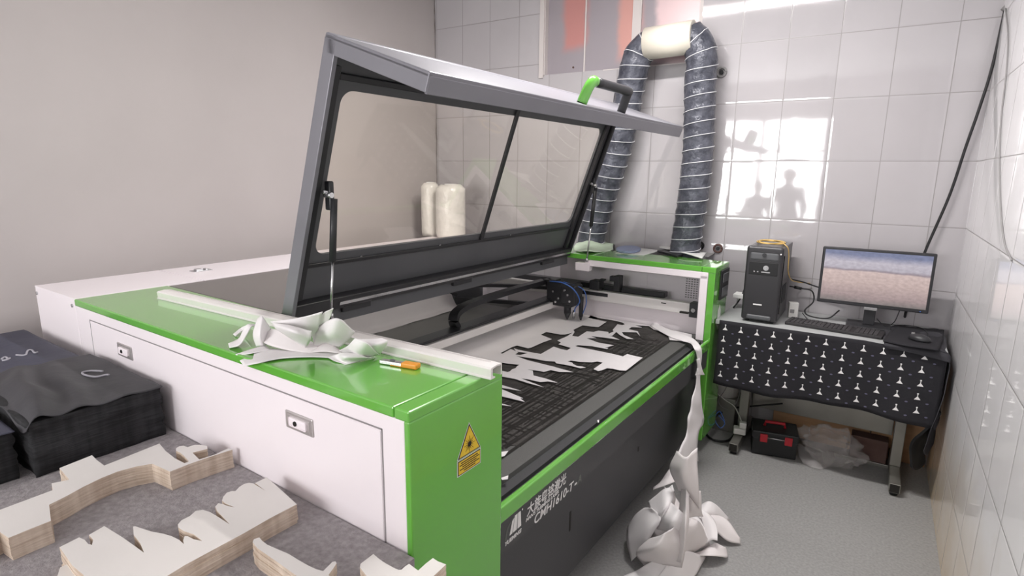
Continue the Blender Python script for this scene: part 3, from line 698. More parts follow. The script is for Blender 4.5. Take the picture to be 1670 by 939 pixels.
# lettering on the fascia: x' runs along the machine
XT = XF-.0178
def ft(txt, size, y, z, m, shear=.25, bold=.0, sx=1, name='lettering'):
    b = text_bm(txt, size, (XT, y, z), (0, 1, 0), (0, 0, 1), shear, .0012, bold, sx); part(name, b, m, fas)
ft('YUEMING', .017, 1.190, .548, 'wink', sx=1.15, bold=.0004)
ft("HAN'S YUEMING LASER", .0155, 1.300, .567, 'wink', sx=1.22, bold=.0003)
ft('大族粤铭激光', .043, 1.305, .584, 'wink', shear=.12, bold=.0004, sx=.93)
ft('CMH1610-T', .043, 1.345, .532, 'wink', shear=.2, bold=.0004, sx=1.13)
ft('-', .043, 1.607, .533, 'wink', shear=.2, bold=.0012, sx=1.15)
ft('A', .043, 1.627, .533, 'gink', shear=.2, bold=.0006, sx=1.1)
b = bm_()
for pts in ([(0, 0), (.013, 0), (.023, .045), (.013, .040)], [(.017, 0), (.036, 0), (.040, .05), (.026, .05)], [(.041, 0), (.060, 0), (.056, .05), (.043, .05)]):
    prism(b, [Vector((XT+.0006, 1.215+y, .570+z)) for y, z in pts], [], Vector((.0012, 0, 0)))
prism(b, [Vector((XT+.0006, 1.281+.003*math.cos(a), .620+.003*math.sin(a))) for a in [2*PI*k/10 for k in range(10)]], [], Vector((.0012, 0, 0)))
part('logo', b, 'wink', fas)
b = bm_(); tube(b, catmull([(XT, 1.193, .566), (XT, 1.203, .595), (XT, 1.235, .622)], 6), lambda t: .003-.002*t, 6); part('logo_arc', b, 'gink', fas)

# ================================================================== THINGS ON THE MACHINE
# long aluminium straightedge
A_ = Vector((-2.36, 1.000, ZT)); B_ = Vector((-.790, 1.062, ZT)); d = (B_-A_).normalized(); n = Vector((-d.y, d.x, 0))
t = thing('straightedge', 'long pale aluminium straightedge lying along the near green cabinet top', 'ruler', A_.lerp(B_, .5), frame='m')
prof = [(0, .0005), (0, .004), (.003, .006), (.001, .026), (.006, .030), (.030, .032), (.050, .030), (.050, .0005), (.046, .0005), (.046, .026), (.030, .028), (.009, .026), (.010, .006), (.02, .004), (.02, .0005)]
b = bm_(); R0 = [b.verts.new(A_+n*x+Vector((0, 0, z))) for x, z in prof]; R1 = [b.verts.new(B_+n*x+Vector((0, 0, z))) for x, z in prof]; k_ = len(prof)
for i in range(k_): b.faces.new((R0[i], R1[i], R1[(i+1) % k_], R0[(i+1) % k_]))
b.faces.new(R0[::-1]); b.faces.new(R1); bmesh.ops.recalc_face_normals(b, faces=b.faces)
obj('profile', b, 'aluw', t, frame='m')
b = bm_()
for k in range(300):
    p = A_+d*(.02+k*.0051)+n*.034+Vector((0, 0, .0322)); l = .010 if k % 10 == 0 else .006
    vs = [b.verts.new(p+d*s*.0006+n*q) for s, q in ((-1, 0), (1, 0), (1, l), (-1, l))]; b.faces.new(vs)
obj('graduation_marks', b, 'mark', t, frame='m')
# small cutter with orange end
q0, q1 = mz(622, 592, ZT), mz(684, 602, ZT); d = (q1-q0).normalized(); n = Vector((-d.y, d.x, 0)); Z = Vector((0, 0, 1))
t = thing('utility_knife', 'small clear-handled utility knife with an orange end', 'knife', q0.lerp(q1, .5), frame='m')
b = bm_(); obox(b, q0.lerp(q1, .36)+Z*.006, d, n, Z, .043, .010, .0055, .003); obj('handle', b, 'chrome', t, frame='m')
b = bm_(); obox(b, q0.lerp(q1, .78)+Z*.0075, d, n, Z, .024, .012, .007, .004); obox(b, q0.lerp(q1, .55)+Z*.003-n*.006, d, n, Z, .03, .004, .002, .001); obj('end_grip', b, 'orange', t, frame='m')
b = bm_(); obox(b, q0.lerp(q1, .3)+Z*.013, d, n, Z, .006, .004, .002, .001); obj('slider', b, 'graph', t, frame='m')
# white scraps on the near cabinet
def scrap(rows, lab, group, m='fabric', conv=mz, cat='fabric scrap', ruf=.004, seed=0):
    b = bm_(); net(b, [[conv(*p) for p in r] for r in rows], 7, 7, .0018, ruf, seed)
    zmin = min(v.co.z for v in b.verts)
    return obj('fabric_scrap', b, m, frame='m' if conv is mz else 'w', label=lab, cat=cat, group=group)
GS = 'white fabric offcuts on the near cabinet top'
T_ = ZT+.004
scrap([[(372, 560, T_), (374, 567, T_)], [(389, 552, T_+.01), (391, 562, T_+.01)], [(396, 540, T_+.03), (403, 545, T_+.03)], [(404, 529, T_+.05), (412, 532, T_+.045)], [(422, 530, T_+.04), (424, 537, T_+.03)]], 'narrow curled white ribbon, leftmost offcut on the near cabinet', GS, ruf=.001, seed=1)
scrap([[(384, 548, T_), (380, 545, T_)], [(398, 538, T_+.01), (394, 534, T_+.015)], [(410, 533, T_+.03), (408, 528, T_+.035)]], 'thin pale tail of white offcut behind the leftmost ribbon', GS, ruf=0, seed=1)
scrap([[(391, 588, T_-.012), (398, 597, T_-.015)], [(432, 570, T_), (420, 592, T_)], [(470, 571, T_+.002), (462, 584, T_+.001)], [(520, 574, T_+.002), (520, 582, T_+.001)], [(580, 574, T_+.002), (570, 586, T_+.001)]], 'flat white offcut strip hanging slightly over the green front edge', GS, ruf=.001, seed=2)
scrap([[(384, 578, T_-.005), (388, 580, T_-.008)], [(405, 571, T_), (410, 576, T_)], [(432, 563, T_+.002), (440, 570, T_+.002)]], 'short white prong beside the flat offcut strip', GS, ruf=0, seed=2)
scrap([[(419, 519, T_+.07), (428, 515, T_+.085), (443, 537, T_+.045)], [(412, 545, T_+.035), (424, 545, T_+.045), (438, 546, T_+.03)], [(418, 565, T_), (428, 564, T_+.004), (436, 562, T_+.004)]], 'curled white offcut standing at the left of the crumpled pile', GS, seed=3)
scrap([[(443, 536, T_+.05), (424, 551, T_+.02)], [(470, 540, T_+.05), (436, 562, T_+.012)], [(505, 555, T_+.03), (470, 571, T_+.006)], [(520, 566, T_+.015), (500, 575, T_+.002)]], 'shaded white offcut under the pointed cone of fabric', GS, m='fabric2', seed=4)
scrap([[(444, 526, T_+.085), (447, 531, T_+.08), (449, 535, T_+.07)], [(475, 531, T_+.10), (474, 540, T_+.095), (470, 549, T_+.055)], [(508, 540, T_+.09), (506, 556, T_+.06), (499, 567, T_+.012)]], 'smooth white cone-shaped offcut at the middle of the crumpled pile', GS, ruf=.0, seed=5)
scrap([[(440, 524, T_+.08), (490, 518, T_+.12), (526, 509, T_+.145)], [(450, 528, T_+.08), (495, 528, T_+.10), (520, 532, T_+.09)], [(500, 540, T_+.06), (510, 550, T_+.05), (514, 566, T_+.005)]], 'broad white offcut rising behind the cone-shaped one', GS, seed=6)
scrap([[(541, 504, T_+.16), (543.5, 502.5, T_+.162)], [(526, 512, T_+.135), (536, 522, T_+.115)], [(517, 533, T_+.085), (521, 531, T_+.085)]], 'upright white triangular point sticking up from the pile', GS, ruf=0, seed=7)
scrap([[(519, 532, T_+.085), (549, 519, T_+.125), (579, 541, T_+.075)], [(514, 548, T_+.055), (541, 546, T_+.075), (567, 555, T_+.045)], [(511, 566, T_+.01), (532, 559, T_+.03), (551, 569, T_+.005)]], 'large square-cornered white offcut at the right of the pile', GS, ruf=.002, seed=8)
scrap([[(549, 521, T_+.10), (556, 521, T_+.11)], [(558, 522, T_+.10), (563, 526, T_+.10)], [(560, 530, T_+.09), (565, 534, T_+.08)]], 'small curl of white fabric behind the square-cornered offcut', GS, ruf=0, seed=8)
scrap([[(580, 551, T_+.07), (600, 560, T_+.06), (618, 578, T_+.003)], [(568, 563, T_+.045), (585, 572, T_+.035), (600, 582, T_+.004)], [(553, 571, T_+.012), (565, 577, T_+.01), (570, 590, T_)]], 'folded white offcut right of the square-cornered one', GS, m='fabric', seed=9)
scrap([[(583, 553, T_+.05), (605, 553, T_+.055), (624, 551, T_+.06)], [(590, 560, T_+.045), (614, 562, T_+.05), (632, 558, T_+.05)], [(600, 567, T_+.03), (612, 573, T_+.02), (620, 577, T_+.005)]], 'rounded ear-shaped white offcut resting on the straightedge', GS, ruf=.0, seed=10)
scrap([[(535, 583, T_), (548, 578, T_+.01), (563, 575, T_+.025), (590, 578, T_+.02)], [(545, 588, T_), (556, 588, T_), (565, 583, T_+.02), (600, 583, T_+.01)], [(560, 593, T_-.003), (566, 594, T_-.003), (590, 588, T_-.002), (612, 582, T_-.002)]], 'rolled white offcut nearest the front of the pile', GS, ruf=0, seed=11)
scrap([[(505, 560, T_+.012), (530, 556, T_+.03), (552, 570, T_+.01)], [(500, 575, T_+.002), (530, 574, T_+.006), (560, 578, T_+.004)]], 'dull white offcut squashed below the square-cornered one', GS, m='fabric2', seed=12)

# big white sheet being cut
ZS = ZB+.006
OUT = [(1128, 557), (1092, 554), (1089, 543), (1080, 540), (1066, 537), (1058, 531), (1035, 530), (1047, 533.5), (1030, 533), (1025, 536.5), (1040, 540), (1044, 547.5), (1038, 541.6), (1014, 541), (1017, 546), (1033, 552.5), (1022, 552), (1010, 545.5), (1005, 541), (998, 547.5), (989, 546.5), (1000, 549), (1010, 553.5), (985, 550), (963, 547.5), (972, 551), (956, 551), (973, 557.5), (976, 558.5), (990, 561), (1001, 562.5), (986, 567), (992, 567.3), (990, 568.8), (965, 564), (942, 562.5), (938, 564), (941, 565), (970, 570.8), (1000, 577), (1016, 581), (1023, 577), (1032, 579.5), (1048, 583), (1021, 604), (1010, 603.5), (1000, 601), (990, 600), (981, 603.5), (975, 604.5), (968, 601.5), (983, 591), (974, 589), (965, 590.5), (945, 589.5), (931, 587.5), (925, 589), (933, 591), (935, 593.5), (941, 596.5), (950, 597.5), (955, 599), (946, 600), (928, 595.5), (907, 592), (905, 589), (890, 588.3), (868, 584), (841, 580), (860, 587), (880, 592), (896, 596), (901, 597), (918, 602), (935, 606.5), (912, 606), (898, 603), (887, 606), (880, 604.5), (860, 602), (869, 604.5), (870, 612), (890, 617), (909, 623.5), (893, 621.5), (881, 622.5), (860, 618), (849, 616.5), (887, 631), (860, 624), (840, 617.5), (815, 613), (798, 611), (798, 622), (815, 626.5), (850, 637), (815, 631.5), (800, 628), (800, 630), (815, 633), (853, 649), (848, 649), (856, 655), (815, 645), (798, 640), (796, 652), (815, 657), (834, 662), (815, 659.5), (775, 650)]
HA = [(959, 518), (963, 514), (975, 518), (1000, 522), (1015, 525.5), (1019, 528.5), (1015, 530), (1007, 528.5), (999, 538), (1001, 540), (993, 544), (992, 541), (976, 539), (968, 541), (957, 540), (943, 549), (933, 547.5), (937, 541), (935, 537.5), (950, 530), (965, 532), (976, 533), (989, 524.5)]
HB = [(816, 575.5), (835, 565.5), (843, 563), (861, 567.5), (866, 566.5), (885, 558), (900, 552.8), (882, 545.5), (891, 541), (914, 545), (922, 545), (934, 542), (925, 548), (909, 555), (915, 558), (911, 561), (931, 567), (925, 571), (915, 569), (903, 565), (882, 577), (865, 574), (845, 570), (838, 567.5), (842, 573), (850, 573.8), (861, 575.5), (855, 577), (848, 578.8), (840, 577.5), (845, 574.5), (836, 570), (833, 569), (819, 576.5)]
HC = [(778, 591), (790, 586), (825, 592), (847, 594.5), (843, 597), (841, 600), (835, 602), (832, 605), (828, 606.5), (817, 604), (800, 601), (785, 596)]
HX_ = [(784+0, 621)]
outer = [mz(u, v, ZS) for u, v in OUT] + [Vector((-1.18, 1.19, ZS)), Vector((-2.0, 1.19, ZS)), Vector((-2.0, 3.285, ZS)), Vector((-1.2, 3.285, ZS)), mz(1128, 545, ZS)]
t = thing('fabric_sheet', 'large white fabric sheet with cut-out shapes lying on the cutting table', 'fabric', (-1.3, 2.2, ZS), frame='m')
b = bm_(); prism(b, outer, [[mz(u, v, ZS) for u, v in h] for h in (HA, HB, HC)], Vector((0, 0, .0015))); obj('cut_sheet', b, 'fabric', t, frame='m')
F_ = lambda u, v, z: mz(u, v, z)
b = bm_(); net(b, [[mz(1050, 510, ZS+.012), mz(1065, 522, ZS+.02), mz(1060, 531, ZS+.004)], [mz(1080, 532, ZS+.014), mz(1085, 540, ZS+.01), mz(1090, 548, ZS+.004)], [mz(1110, 543, ZS+.014), mz(1112, 550, ZS+.012), mz(1112, 556, ZS+.004)], [mz(1132, 553, ZS+.018), mz(1128, 557, ZS+.016), mz(1126, 560, ZS+.01)], [mx(1143, 566, XF+.006), mx(1138, 568, XF+.008), mx(1132, 568, XF+.004)],
    [mx(1144, 582, XF+.01), mx(1141, 582, XF+.014), mx(1136, 578, XF+.006)], [mx(1142, 598, XF+.012), mx(1139, 596, XF+.016), mx(1137, 590, XF+.008)]], 6, 6, .0018, .003, 4); obj('trailing_band', b, 'fabric', t, frame='m')
b = bm_(); net(b, [[mx(1136, 586, XF+.012), mx(1141, 584, XF+.02)], [mx(1137, 600, XF+.01), mx(1145, 601, XF+.03)], [mx(1134, 612, XF+.01), mx(1149, 611, XF+.03)]], 6, 6, .0018, .002, 5)
net(b, [[mx(1136, 600, XF+.012), mx(1143, 600, XF+.018)], [mx(1134, 630, XF+.012), mx(1142, 630, XF+.018)], [mx(1129, 650, XF+.02), mx(1144, 656, XF+.03)], [mx(1126, 668, XF+.02), mx(1147, 676, XF+.03)], [mx(1121, 682, XF+.03), mx(1146, 690, XF+.03)], [mx(1119, 705, XF+.03), mx(1140, 702, XF+.04)], [mx(1112, 725, XF+.05), mx(1138, 722, XF+.05)], [mx(1100, 748, XF+.07), mx(1138, 752, XF+.05)]], 6, 6, .0018, .006, 6)
obj('hanging_strip', b, 'fabric', t, frame='m')
# uncut feed sheet coming over the rear roller
t = thing('fabric_feed', 'white fabric feeding down from the roller at the rear of the machine', 'fabric', (-2.3, 2.15, ZB), frame='m')
b = bm_(); net(b, [[Vector((-2.44, y, ZB+.002)) for y in (1.2, 1.8, 2.4, 2.95)], [Vector((-2.50, y, ZB+.02)) for y in (1.2, 1.8, 2.4, 2.95)], [Vector((-2.545, y, ZB+.13)) for y in (1.2, 1.8, 2.4, 2.95)], [Vector((-2.565, y, ZB+.27)) for y in (1.2, 1.8, 2.4, 2.95)]], 8, 6, .002, .01, 3)
obj('sheet', b, 'fabric2', t, frame='m')
b = tube(bm_(), [(-2.525, 1.18, ZB+.28), (-2.525, 2.98, ZB+.28)], .038, 20); obj('roll', b, 'fabric2', t, frame='m')
# small loose bits near the near end of the table
GB = 'tiny white snippets on the near end of the table'
def bit(pts, lab):
    b = bm_(); prism(b, [mz(u, v, ZB+.003) for u, v in pts], [], Vector((0, 0, .0012))); obj('fabric_snippet', b, 'fabric', frame='m', label=lab, cat='fabric scrap', group=GB)
bit([(817, 779), (829, 775), (828, 781), (819, 782)], 'bright white snippet on the honeycomb table beside the green cabinet')
bit([(815, 737), (829, 735), (823, 743), (815, 745)], 'grey-white snippet on the table under the end of the straightedge')
bit([(974, 685), (977, 684), (977, 688), (975, 689)], 'tiny white speck beside the green front rail')

# heap of strips on the floor
GH = 'white fabric strips heaped on the floor'
HEAP = [
 ([[(1104, 735, .52), (1120, 745, .55), (1137, 730, .55)], [(1092, 763, .44), (1112, 778, .46), (1138, 780, .44)], [(1106, 800, .33), (1124, 810, .34), (1141, 832, .28)]], 'wide white strip hanging down into the floor heap'),
 ([[(1062, 828, .28), (1048, 830, .22), (1022, 858, .10)], [(1078, 846, .27), (1055, 858, .22), (1022, 885, .08)], [(1060, 876, .18), (1048, 895, .12), (1030, 915, .02)]], 'broad curled strip at the left edge of the floor heap'),
 ([[(1092, 795, .34), (1078, 800, .32), (1056, 818, .24)], [(1100, 812, .32), (1085, 828, .32), (1062, 842, .24)], [(1088, 858, .24), (1072, 858, .22), (1060, 850, .2)]], 'folded strip on the upper left of the floor heap'),
 ([[(1060, 880, .18), (1085, 868, .27), (1106, 852, .27)], [(1038, 902, .10), (1068, 898, .20), (1118, 888, .20)], [(1052, 925, .02), (1084, 922, .09), (1112, 926, .08)]], 'thick rolled strip in the middle of the floor heap'),
 ([[(1144, 822, .11), (1160, 818, .13), (1190, 846, .015)], [(1136, 838, .12), (1160, 836, .10), (1184, 853, .02)], [(1120, 846, .14), (1148, 848, .07), (1168, 848, .015)]], 'strip pointing right from the floor heap, upper one'),
 ([[(1128, 848, .12), (1150, 840, .10), (1180, 844, .06)], [(1126, 858, .12), (1152, 852, .08), (1184, 856, .04)], [(1120, 866, .10), (1150, 858, .03), (1172, 863, .01)]], 'looped strip pointing right from the floor heap, lower one'),
 ([[(1128, 840, .22), (1143, 852, .20), (1150, 872, .12)], [(1118, 868, .22), (1136, 878, .15), (1158, 890, .02)], [(1105, 895, .16), (1125, 902, .08), (1142, 898, .015)]], 'ragged-edged strip on the right side of the floor heap'),
 ([[(1100, 902, .13), (1122, 898, .11), (1150, 908, .015)], [(1085, 925, .08), (1112, 928, .07), (1138, 932, .015)], [(1064, 950, .015), (1098, 955, .015), (1122, 950, .015)]], 'square-ended strip at the front right of the floor heap'),
 ([[(1070, 912, .11), (1085, 912, .12), (1098, 908, .12)], [(1038, 930, .03), (1070, 930, .06), (1092, 932, .06)], [(1015, 940, .012), (1050, 956, .012), (1082, 962, .012)]], 'strip at the very front left of the floor heap'),
 ([[(1110, 785, .38), (1117, 792, .40), (1124, 806, .38)], [(1106, 850, .27), (1117, 858, .30), (1122, 862, .27)], [(1102, 915, .12), (1111, 918, .13), (1110, 924, .10)]], 'narrow twisted strip running down the front of the floor heap'),
 ([[(1090, 815, .32), (1105, 828, .34), (1116, 838, .32)], [(1075, 838, .27), (1095, 850, .30), (1112, 855, .28)], [(1072, 862, .2), (1090, 868, .24), (1108, 868, .24)]], 'creased strip just below the hanging strip'),
 ([[(1072, 806, .27), (1082, 800, .31), (1096, 790, .35)], [(1074, 818, .26), (1086, 815, .30), (1100, 800, .34)]], 'short bright strip at the top left of the floor heap'),
 ([[(1116, 800, .36), (1130, 800, .36), (1142, 800, .33)], [(1116, 822, .30), (1130, 826, .30), (1143, 826, .27)], [(1118, 845, .25), (1132, 842, .24), (1146, 842, .2)]], 'strip hanging at the right of the twisted one'),
 ([[(1040, 845, .15), (1060, 860, .20), (1075, 880, .15)], [(1060, 830, .2), (1090, 860, .2), (1115, 880, .15)], [(1110, 840, .2), (1130, 860, .14), (1140, 885, .06)]], 'shaded strip buried in the middle of the floor heap'),
]
for i, (rows, lab) in enumerate(HEAP):
    scrap(rows, lab, GH, m='fabric' if i % 3 else 'fabric2', ruf=.010, seed=20+i)

def curl(cx_, cy_, cz_, head, L_, W_, bend, tilt, lab, seed, m='fabric'):
    r = random.Random(seed); b = bm_(); rows = []
    for i in range(6):
        f = i/5-.5; a = bend*f; px = cx_+math.cos(head+a*.5)*L_*f; py = cy_+math.sin(head+a*.5)*L_*f; pz = cz_+.05*math.cos(f*bend*2)-.02
        w_ = W_*(1-.5*abs(f)**2*2) if i < 5 else W_*.25
        n = Vector((-math.sin(head+a)*math.cos(tilt), math.cos(head+a)*math.cos(tilt), math.sin(tilt+f*2.2)))*w_/2
        c = Vector((px, py, max(.012, pz))); lo, hi = c-n, c+n
        lo.z = max(.004, lo.z); hi.z = max(.004, hi.z); md = (lo+hi)/2+Vector((0, 0, .012)); rows.append([lo, md, hi])
    net(b, rows, 5, 6, .0018, .003, seed)
    return obj('fabric_scrap', b, m, frame='m', label=lab, cat='fabric scrap', group=GH)
for i, (x, y, z, hd_, l_, w_, bn, tl, lab) in enumerate([
    (-.70, 2.30, .16, 1.9, .24, .09, 1.6, .7, 'curled strip standing against the dark panel behind the heap'),
    (-.62, 2.22, .10, .5, .26, .08, 1.2, .4, 'bent strip across the front of the heap, shorter than the rolled one'),
    (-.55, 2.42, .05, -.4, .24, .07, 1.8, .3, 'strip lying low between the two pointing strips and the ragged one'),
    (-.66, 2.12, .07, 2.4, .22, .08, 1.3, .9, 'crinkled strip in front of the thick rolled strip'),
    (-.74, 2.45, .20, 1.3, .22, .07, 2.0, .6, 'pointed strip at the back of the floor heap'),
    (-.58, 2.32, .13, 2.9, .20, .07, 2.2, .5, 'tightly curled strip on top of the floor heap'),
    (-.50, 2.24, .02, .9, .18, .06, 1.2, .1, 'flat strip lying on the floor at the right of the heap'),
    (-.76, 2.22, .06, 1.1, .24, .08, .9, .5, 'strip along the foot of the dark panel at the left of the heap')]):
    curl(x, y, z, hd_, l_, w_, bn, tl, lab, 60+i, 'fabric' if i % 2 else 'fabric2')

# things on the far cabinet top
t = thing('plastic_bag', 'crumpled pale green plastic bag at the left of the far cabinet top', 'bag', mz(965, 402, ZT), frame='m')
b = bm_(); net(b, [[mz(935, 408, ZT+.006), mz(960, 412, ZT+.006), mz(1000, 407, ZT+.006)], [mz(938, 398, ZT+.04), mz(965, 396, ZT+.04), mz(1000, 400, ZT+.012)], [mz(945, 396, ZT+.01), mz(975, 394, ZT+.01), mz(1005, 397, ZT+.006)]], 8, 8, .001, .02, 2); obj('film', b, 'greenbag', t, frame='m')
def slab(name, pts, z, th_, m, lab, cat, bev=.001):
    b = bm_(); prism(b, [mz(u, v, z+th_) for u, v in pts], [], Vector((0, 0, th_))); return obj(name, b, m, frame='m', label=lab, cat=cat)
slab('cutting_mat', [(1004, 412), (1050, 416), (1078, 408), (1034, 403)], ZT+.001, .003, 'paper', 'white sheet under the blue-grey pad on the far cabinet', 'paper')
b = bm_(); pts = [mz(1025+20*math.cos(a), 404.5+4.6*math.sin(a), ZT+.022) for a in [2*PI*k/24 for k in range(24)]]; prism(b, pts, [], Vector((0, 0, .016))); obj('polishing_pad', b, 'bluepad', frame='m', label='rounded blue-grey pad on the far cabinet top', cat='pad', bev=.004)
slab('phone', [(1072, 408), (1104, 417), (1116, 413), (1090, 405)], ZT+.001, .012, 'black', 'black device half under the white papers on the far cabinet', 'device')
b = bm_(); net(b, [[mz(1075, 403, ZT+.02), mz(1110, 411, ZT+.024), mz(1145, 421, ZT+.012)], [mz(1082, 400.5, ZT+.018), mz(1118, 407, ZT+.02), mz(1152, 412, ZT+.01)]], 6, 4, .003, .003, 8); obj('paper_sheets', b, 'paper', frame='m', label='white papers with a curled edge on the far cabinet top', cat='paper')
slab('folder', [(1143, 416), (1155, 419), (1168, 411), (1158, 409)], ZT+.001, .003, 'wiregrey', 'small grey card at the right end of the far cabinet top', 'card')

# plastic-wrapped rolls standing at the back corner
def roll(cx_, cy_, r, h, lab, sq=1.0):
    b = bm_(); n = 32; rings = []
    for i in range(15):
        t_ = i/14; z = ZT+.001+h*t_; rr = r*(1 if .05 < t_ < .93 else (.93 if t_ <= .05 else 1-.35*((t_-.93)/.07)**1.5))
        rings.append([b.verts.new((cx_+math.cos(a)*rr*(1+.04*noise.noise(Vector((math.cos(a)*2, math.sin(a)*2, z*9+cx_)))), cy_+math.sin(a)*rr*(1+.04*noise.noise(Vector((math.cos(a)*2, 3, z*9)))), z+(.006*noise.noise(Vector((a, z, cx_))) if i == 14 else 0))) for a in [2*PI*k/n for k in range(n)]])
    for A, B in zip(rings, rings[1:]):
        for k in range(n): f = b.faces.new((A[k], A[(k+1) % n], B[(k+1) % n], B[k])); f.smooth = True
    b.faces.new(rings[0][::-1]); b.faces.new(rings[-1])
    t = thing('wrapped_roll', lab, 'roll', (cx_, cy_, ZT), group='plastic wrapped rolls behind the lid'); obj('wrapped_body', b, 'bwrap', t)
    b = tube(bm_(), [(cx_, cy_, ZT+h*.9), (cx_, cy_, ZT+h+.006)], r*.4, 16); obj('core', b, 'paper', t)
roll(-2.968, 3.44, .070, .41, 'plastic-wrapped white roll standing behind the lid glass, left one')
roll(-2.765, 3.44, .112, .40, 'plastic-wrapped white roll standing behind the lid glass, wider right one')

# ================================================================== DUCTS
def duct(pts, r, lab):
    P = catmull(pts, 16)
    P = [Vector(p) for p in P]; L_ = [0]
    for a, c in zip(P, P[1:]): L_.append(L_[-1]+(c-a).length)
    tot = L_[-1]; N_ = int(tot/.011)
    def at(s):
        for i in range(len(L_)-1):
            if L_[i+1] >= s: return P[i].lerp(P[i+1], (s-L_[i])/max(1e-6, L_[i+1]-L_[i]))
        return P[-1].copy()
    Q = [at(tot*i/N_) for i in range(N_+1)]; F = frames(Q); n = 28; pitch = .078
    t = thing('flexible_duct', lab, 'duct', Q[0], group=None)
    b = bm_(); rings = []
    for i, (q, (tt, a, c)) in enumerate(zip(Q, F)):
        s = tot*i/N_; ring = []
        for k in range(n):
            th_ = 2*PI*k/n; ph = ((s/pitch - th_/(2*PI)) % 1); sag = math.sin(ph*PI)
            fold = noise.noise(Vector((math.cos(th_)*2.2+s*7, math.sin(th_)*2.2, s*22)))
            f2 = noise.noise(Vector((th_*1.2+s*14, s*9, 3))); rr = r*(1-.05*sag+.075*fold*sag+.06*abs(f2)*sag); ring.append(b.verts.new(q+(a*math.cos(th_)+c*math.sin(th_))*rr))
        rings.append(ring)
    for A, B in zip(rings, rings[1:]):
        for k in range(n): f = b.faces.new((A[k], A[(k+1) % n], B[(k+1) % n], B[k])); f.smooth = True
    b.faces.new(rings[0][::-1]); b.faces.new(rings[-1]); obj('duct_film', b, 'duct', t)
    H = []; M_ = int(tot/pitch*20)
    for i in range(M_+1):
        s = tot*i/M_; j = min(int(s/tot*N_), N_); tt, a, c = F[j]; q = at(s); th_ = 2*PI*(s/pitch)
        H.append(q+(a*math.cos(th_)+c*math.sin(th_))*(r+.0012))
    b = tube(bm_(), H, .0023, 6); obj('spiral_wire', b, 'ductwire', t)
DYY = 3.635
duct([(-1.72, DYY, .06), (-1.70, DYY, .7), (-1.675, DYY, 1.13), (-1.60, DYY, 1.45), (-1.50, DYY, 1.80), (-1.45, DYY, 2.10), (-1.42, DYY-.01, 2.25), (-1.385, DYY-.01, 2.345), (-1.30, DYY-.01, 2.395)], .093, 'left dark flexible duct rising behind the open lid')
duct([(-1.03, DYY, .06), (-1.03, DYY, .7), (-1.02, DYY, 1.13), (-.995, DYY, 1.45), (-.985, DYY, 1.75), (-1.00, DYY, 2.10), (-1.00, DYY-.01, 2.26), (-1.025, DYY-.01, 2.35), (-1.085, DYY-.01, 2.415)], .093, 'right dark flexible duct rising from behind the far cabinet')
t = thing('exhaust_pipe', 'cream plastic pipe joining the tops of the two ducts', 'pipe', (-1.2, DYY, 2.32))
b = tube(bm_(), [(-1.34, DYY-.03, 2.385), (-1.05, DYY-.03, 2.395)], .094, 32); obj('pipe_body', b, 'pvc', t)
b = tube(bm_(), [(-1.20, DYY, 2.42), (-1.20, YB+.04, 2.42)], .07, 24); obj('outlet', b, 'pvc', t)
b = tube(bm_(), [(-1.17, DYY-.02, 2.33), (-1.06, DYY-.02, 2.30), (-1.06, DYY+.06, 2.30)], .012, 10); obj('support_bracket', b, 'chrome', t)

# ================================================================== CABLES ON WALLS
b = tube(bm_(), catmull([wy(1640, 12, 3.755), wy(1618, 110, 3.75), wy(1596, 180, 3.745), wy(1575, 240, 3.745), wy(1548, 320, 3.745), wy(1508, 412, 3.74), wy(1503, 440, 3.72), wy(1480, 500, 3.72), wz(1475, 520, .82)], 8), .0068, 10)
obj('power_cable', b, 'wireb', label='black cable slanting down the tiled wall to the monitor', cat='cable')
b = tube(bm_(), [wy(1637, 18, 3.755), wy(1650, 4, 3.755), wy(1668, -10, 3.755)], .016, 10); obj('conduit', b, 'wiregrey', label='grey conduit end in the upper corner where the black cable starts', cat='conduit')
xr = XR-.004
b = tube(bm_(), catmull([hit(1640, 14, 0, xr), hit(1644, 60, 0, xr), hit(1641, 120, 0, xr), hit(1633, 190, 0, xr), hit(1630, 260, 0, xr), hit(1632, 340, 0, xr), hit(1638, 395, 0, xr), hit(1650, 425, 0, xr)], 8), .003, 8)
obj('wall_wire', b, 'wiregrey', label='thin grey wire running down the right tiled wall', cat='wire')

# ================================================================== DESK
ZD = .795; DX0, DX1, DYF, DYB = -.715, .345, 3.262, 3.765
t = thing('computer_desk', 'grey topped metal desk in the tiled corner', 'desk', (-.18, 3.5, 0))
b = box(bm_(), (DX0, DYF, ZD-.025), (DX1, DYB, ZD), .003); obj('desktop', b, 'desktop', t)
for x in (-.56, .225):
    b = bm_(); tb = bm_(); box(b, (x-.025, DYF+.02, .02), (x+.025, DYB-.01, .07), .003)
    leg = obj('leg', b, 'deskleg', t)
    b = box(bm_(), (x-.025, 3.50, .07), (x+.025, 3.56, ZD-.026), .003); obj('upright', b, 'deskleg', leg)
    b = box(bm_(), (x-.021, DYF+.016, .024), (x+.021, DYF+.022, .066)); obj('open_tube_end', b, 'ink', leg)
    b = bm_(); tube(b, [(x, DYF+.05, .001), (x, DYF+.05, .02)], .018, 14); tube(b, [(x, DYB-.04, .001), (x, DYB-.04, .02)], .018, 14); obj('foot_pad', b, 'wireb', leg)
b = box(bm_(), (-.535, 3.64, .185), (.20, 3.655, .62), .002); obj('modesty_panel', b, 'deskleg', t)
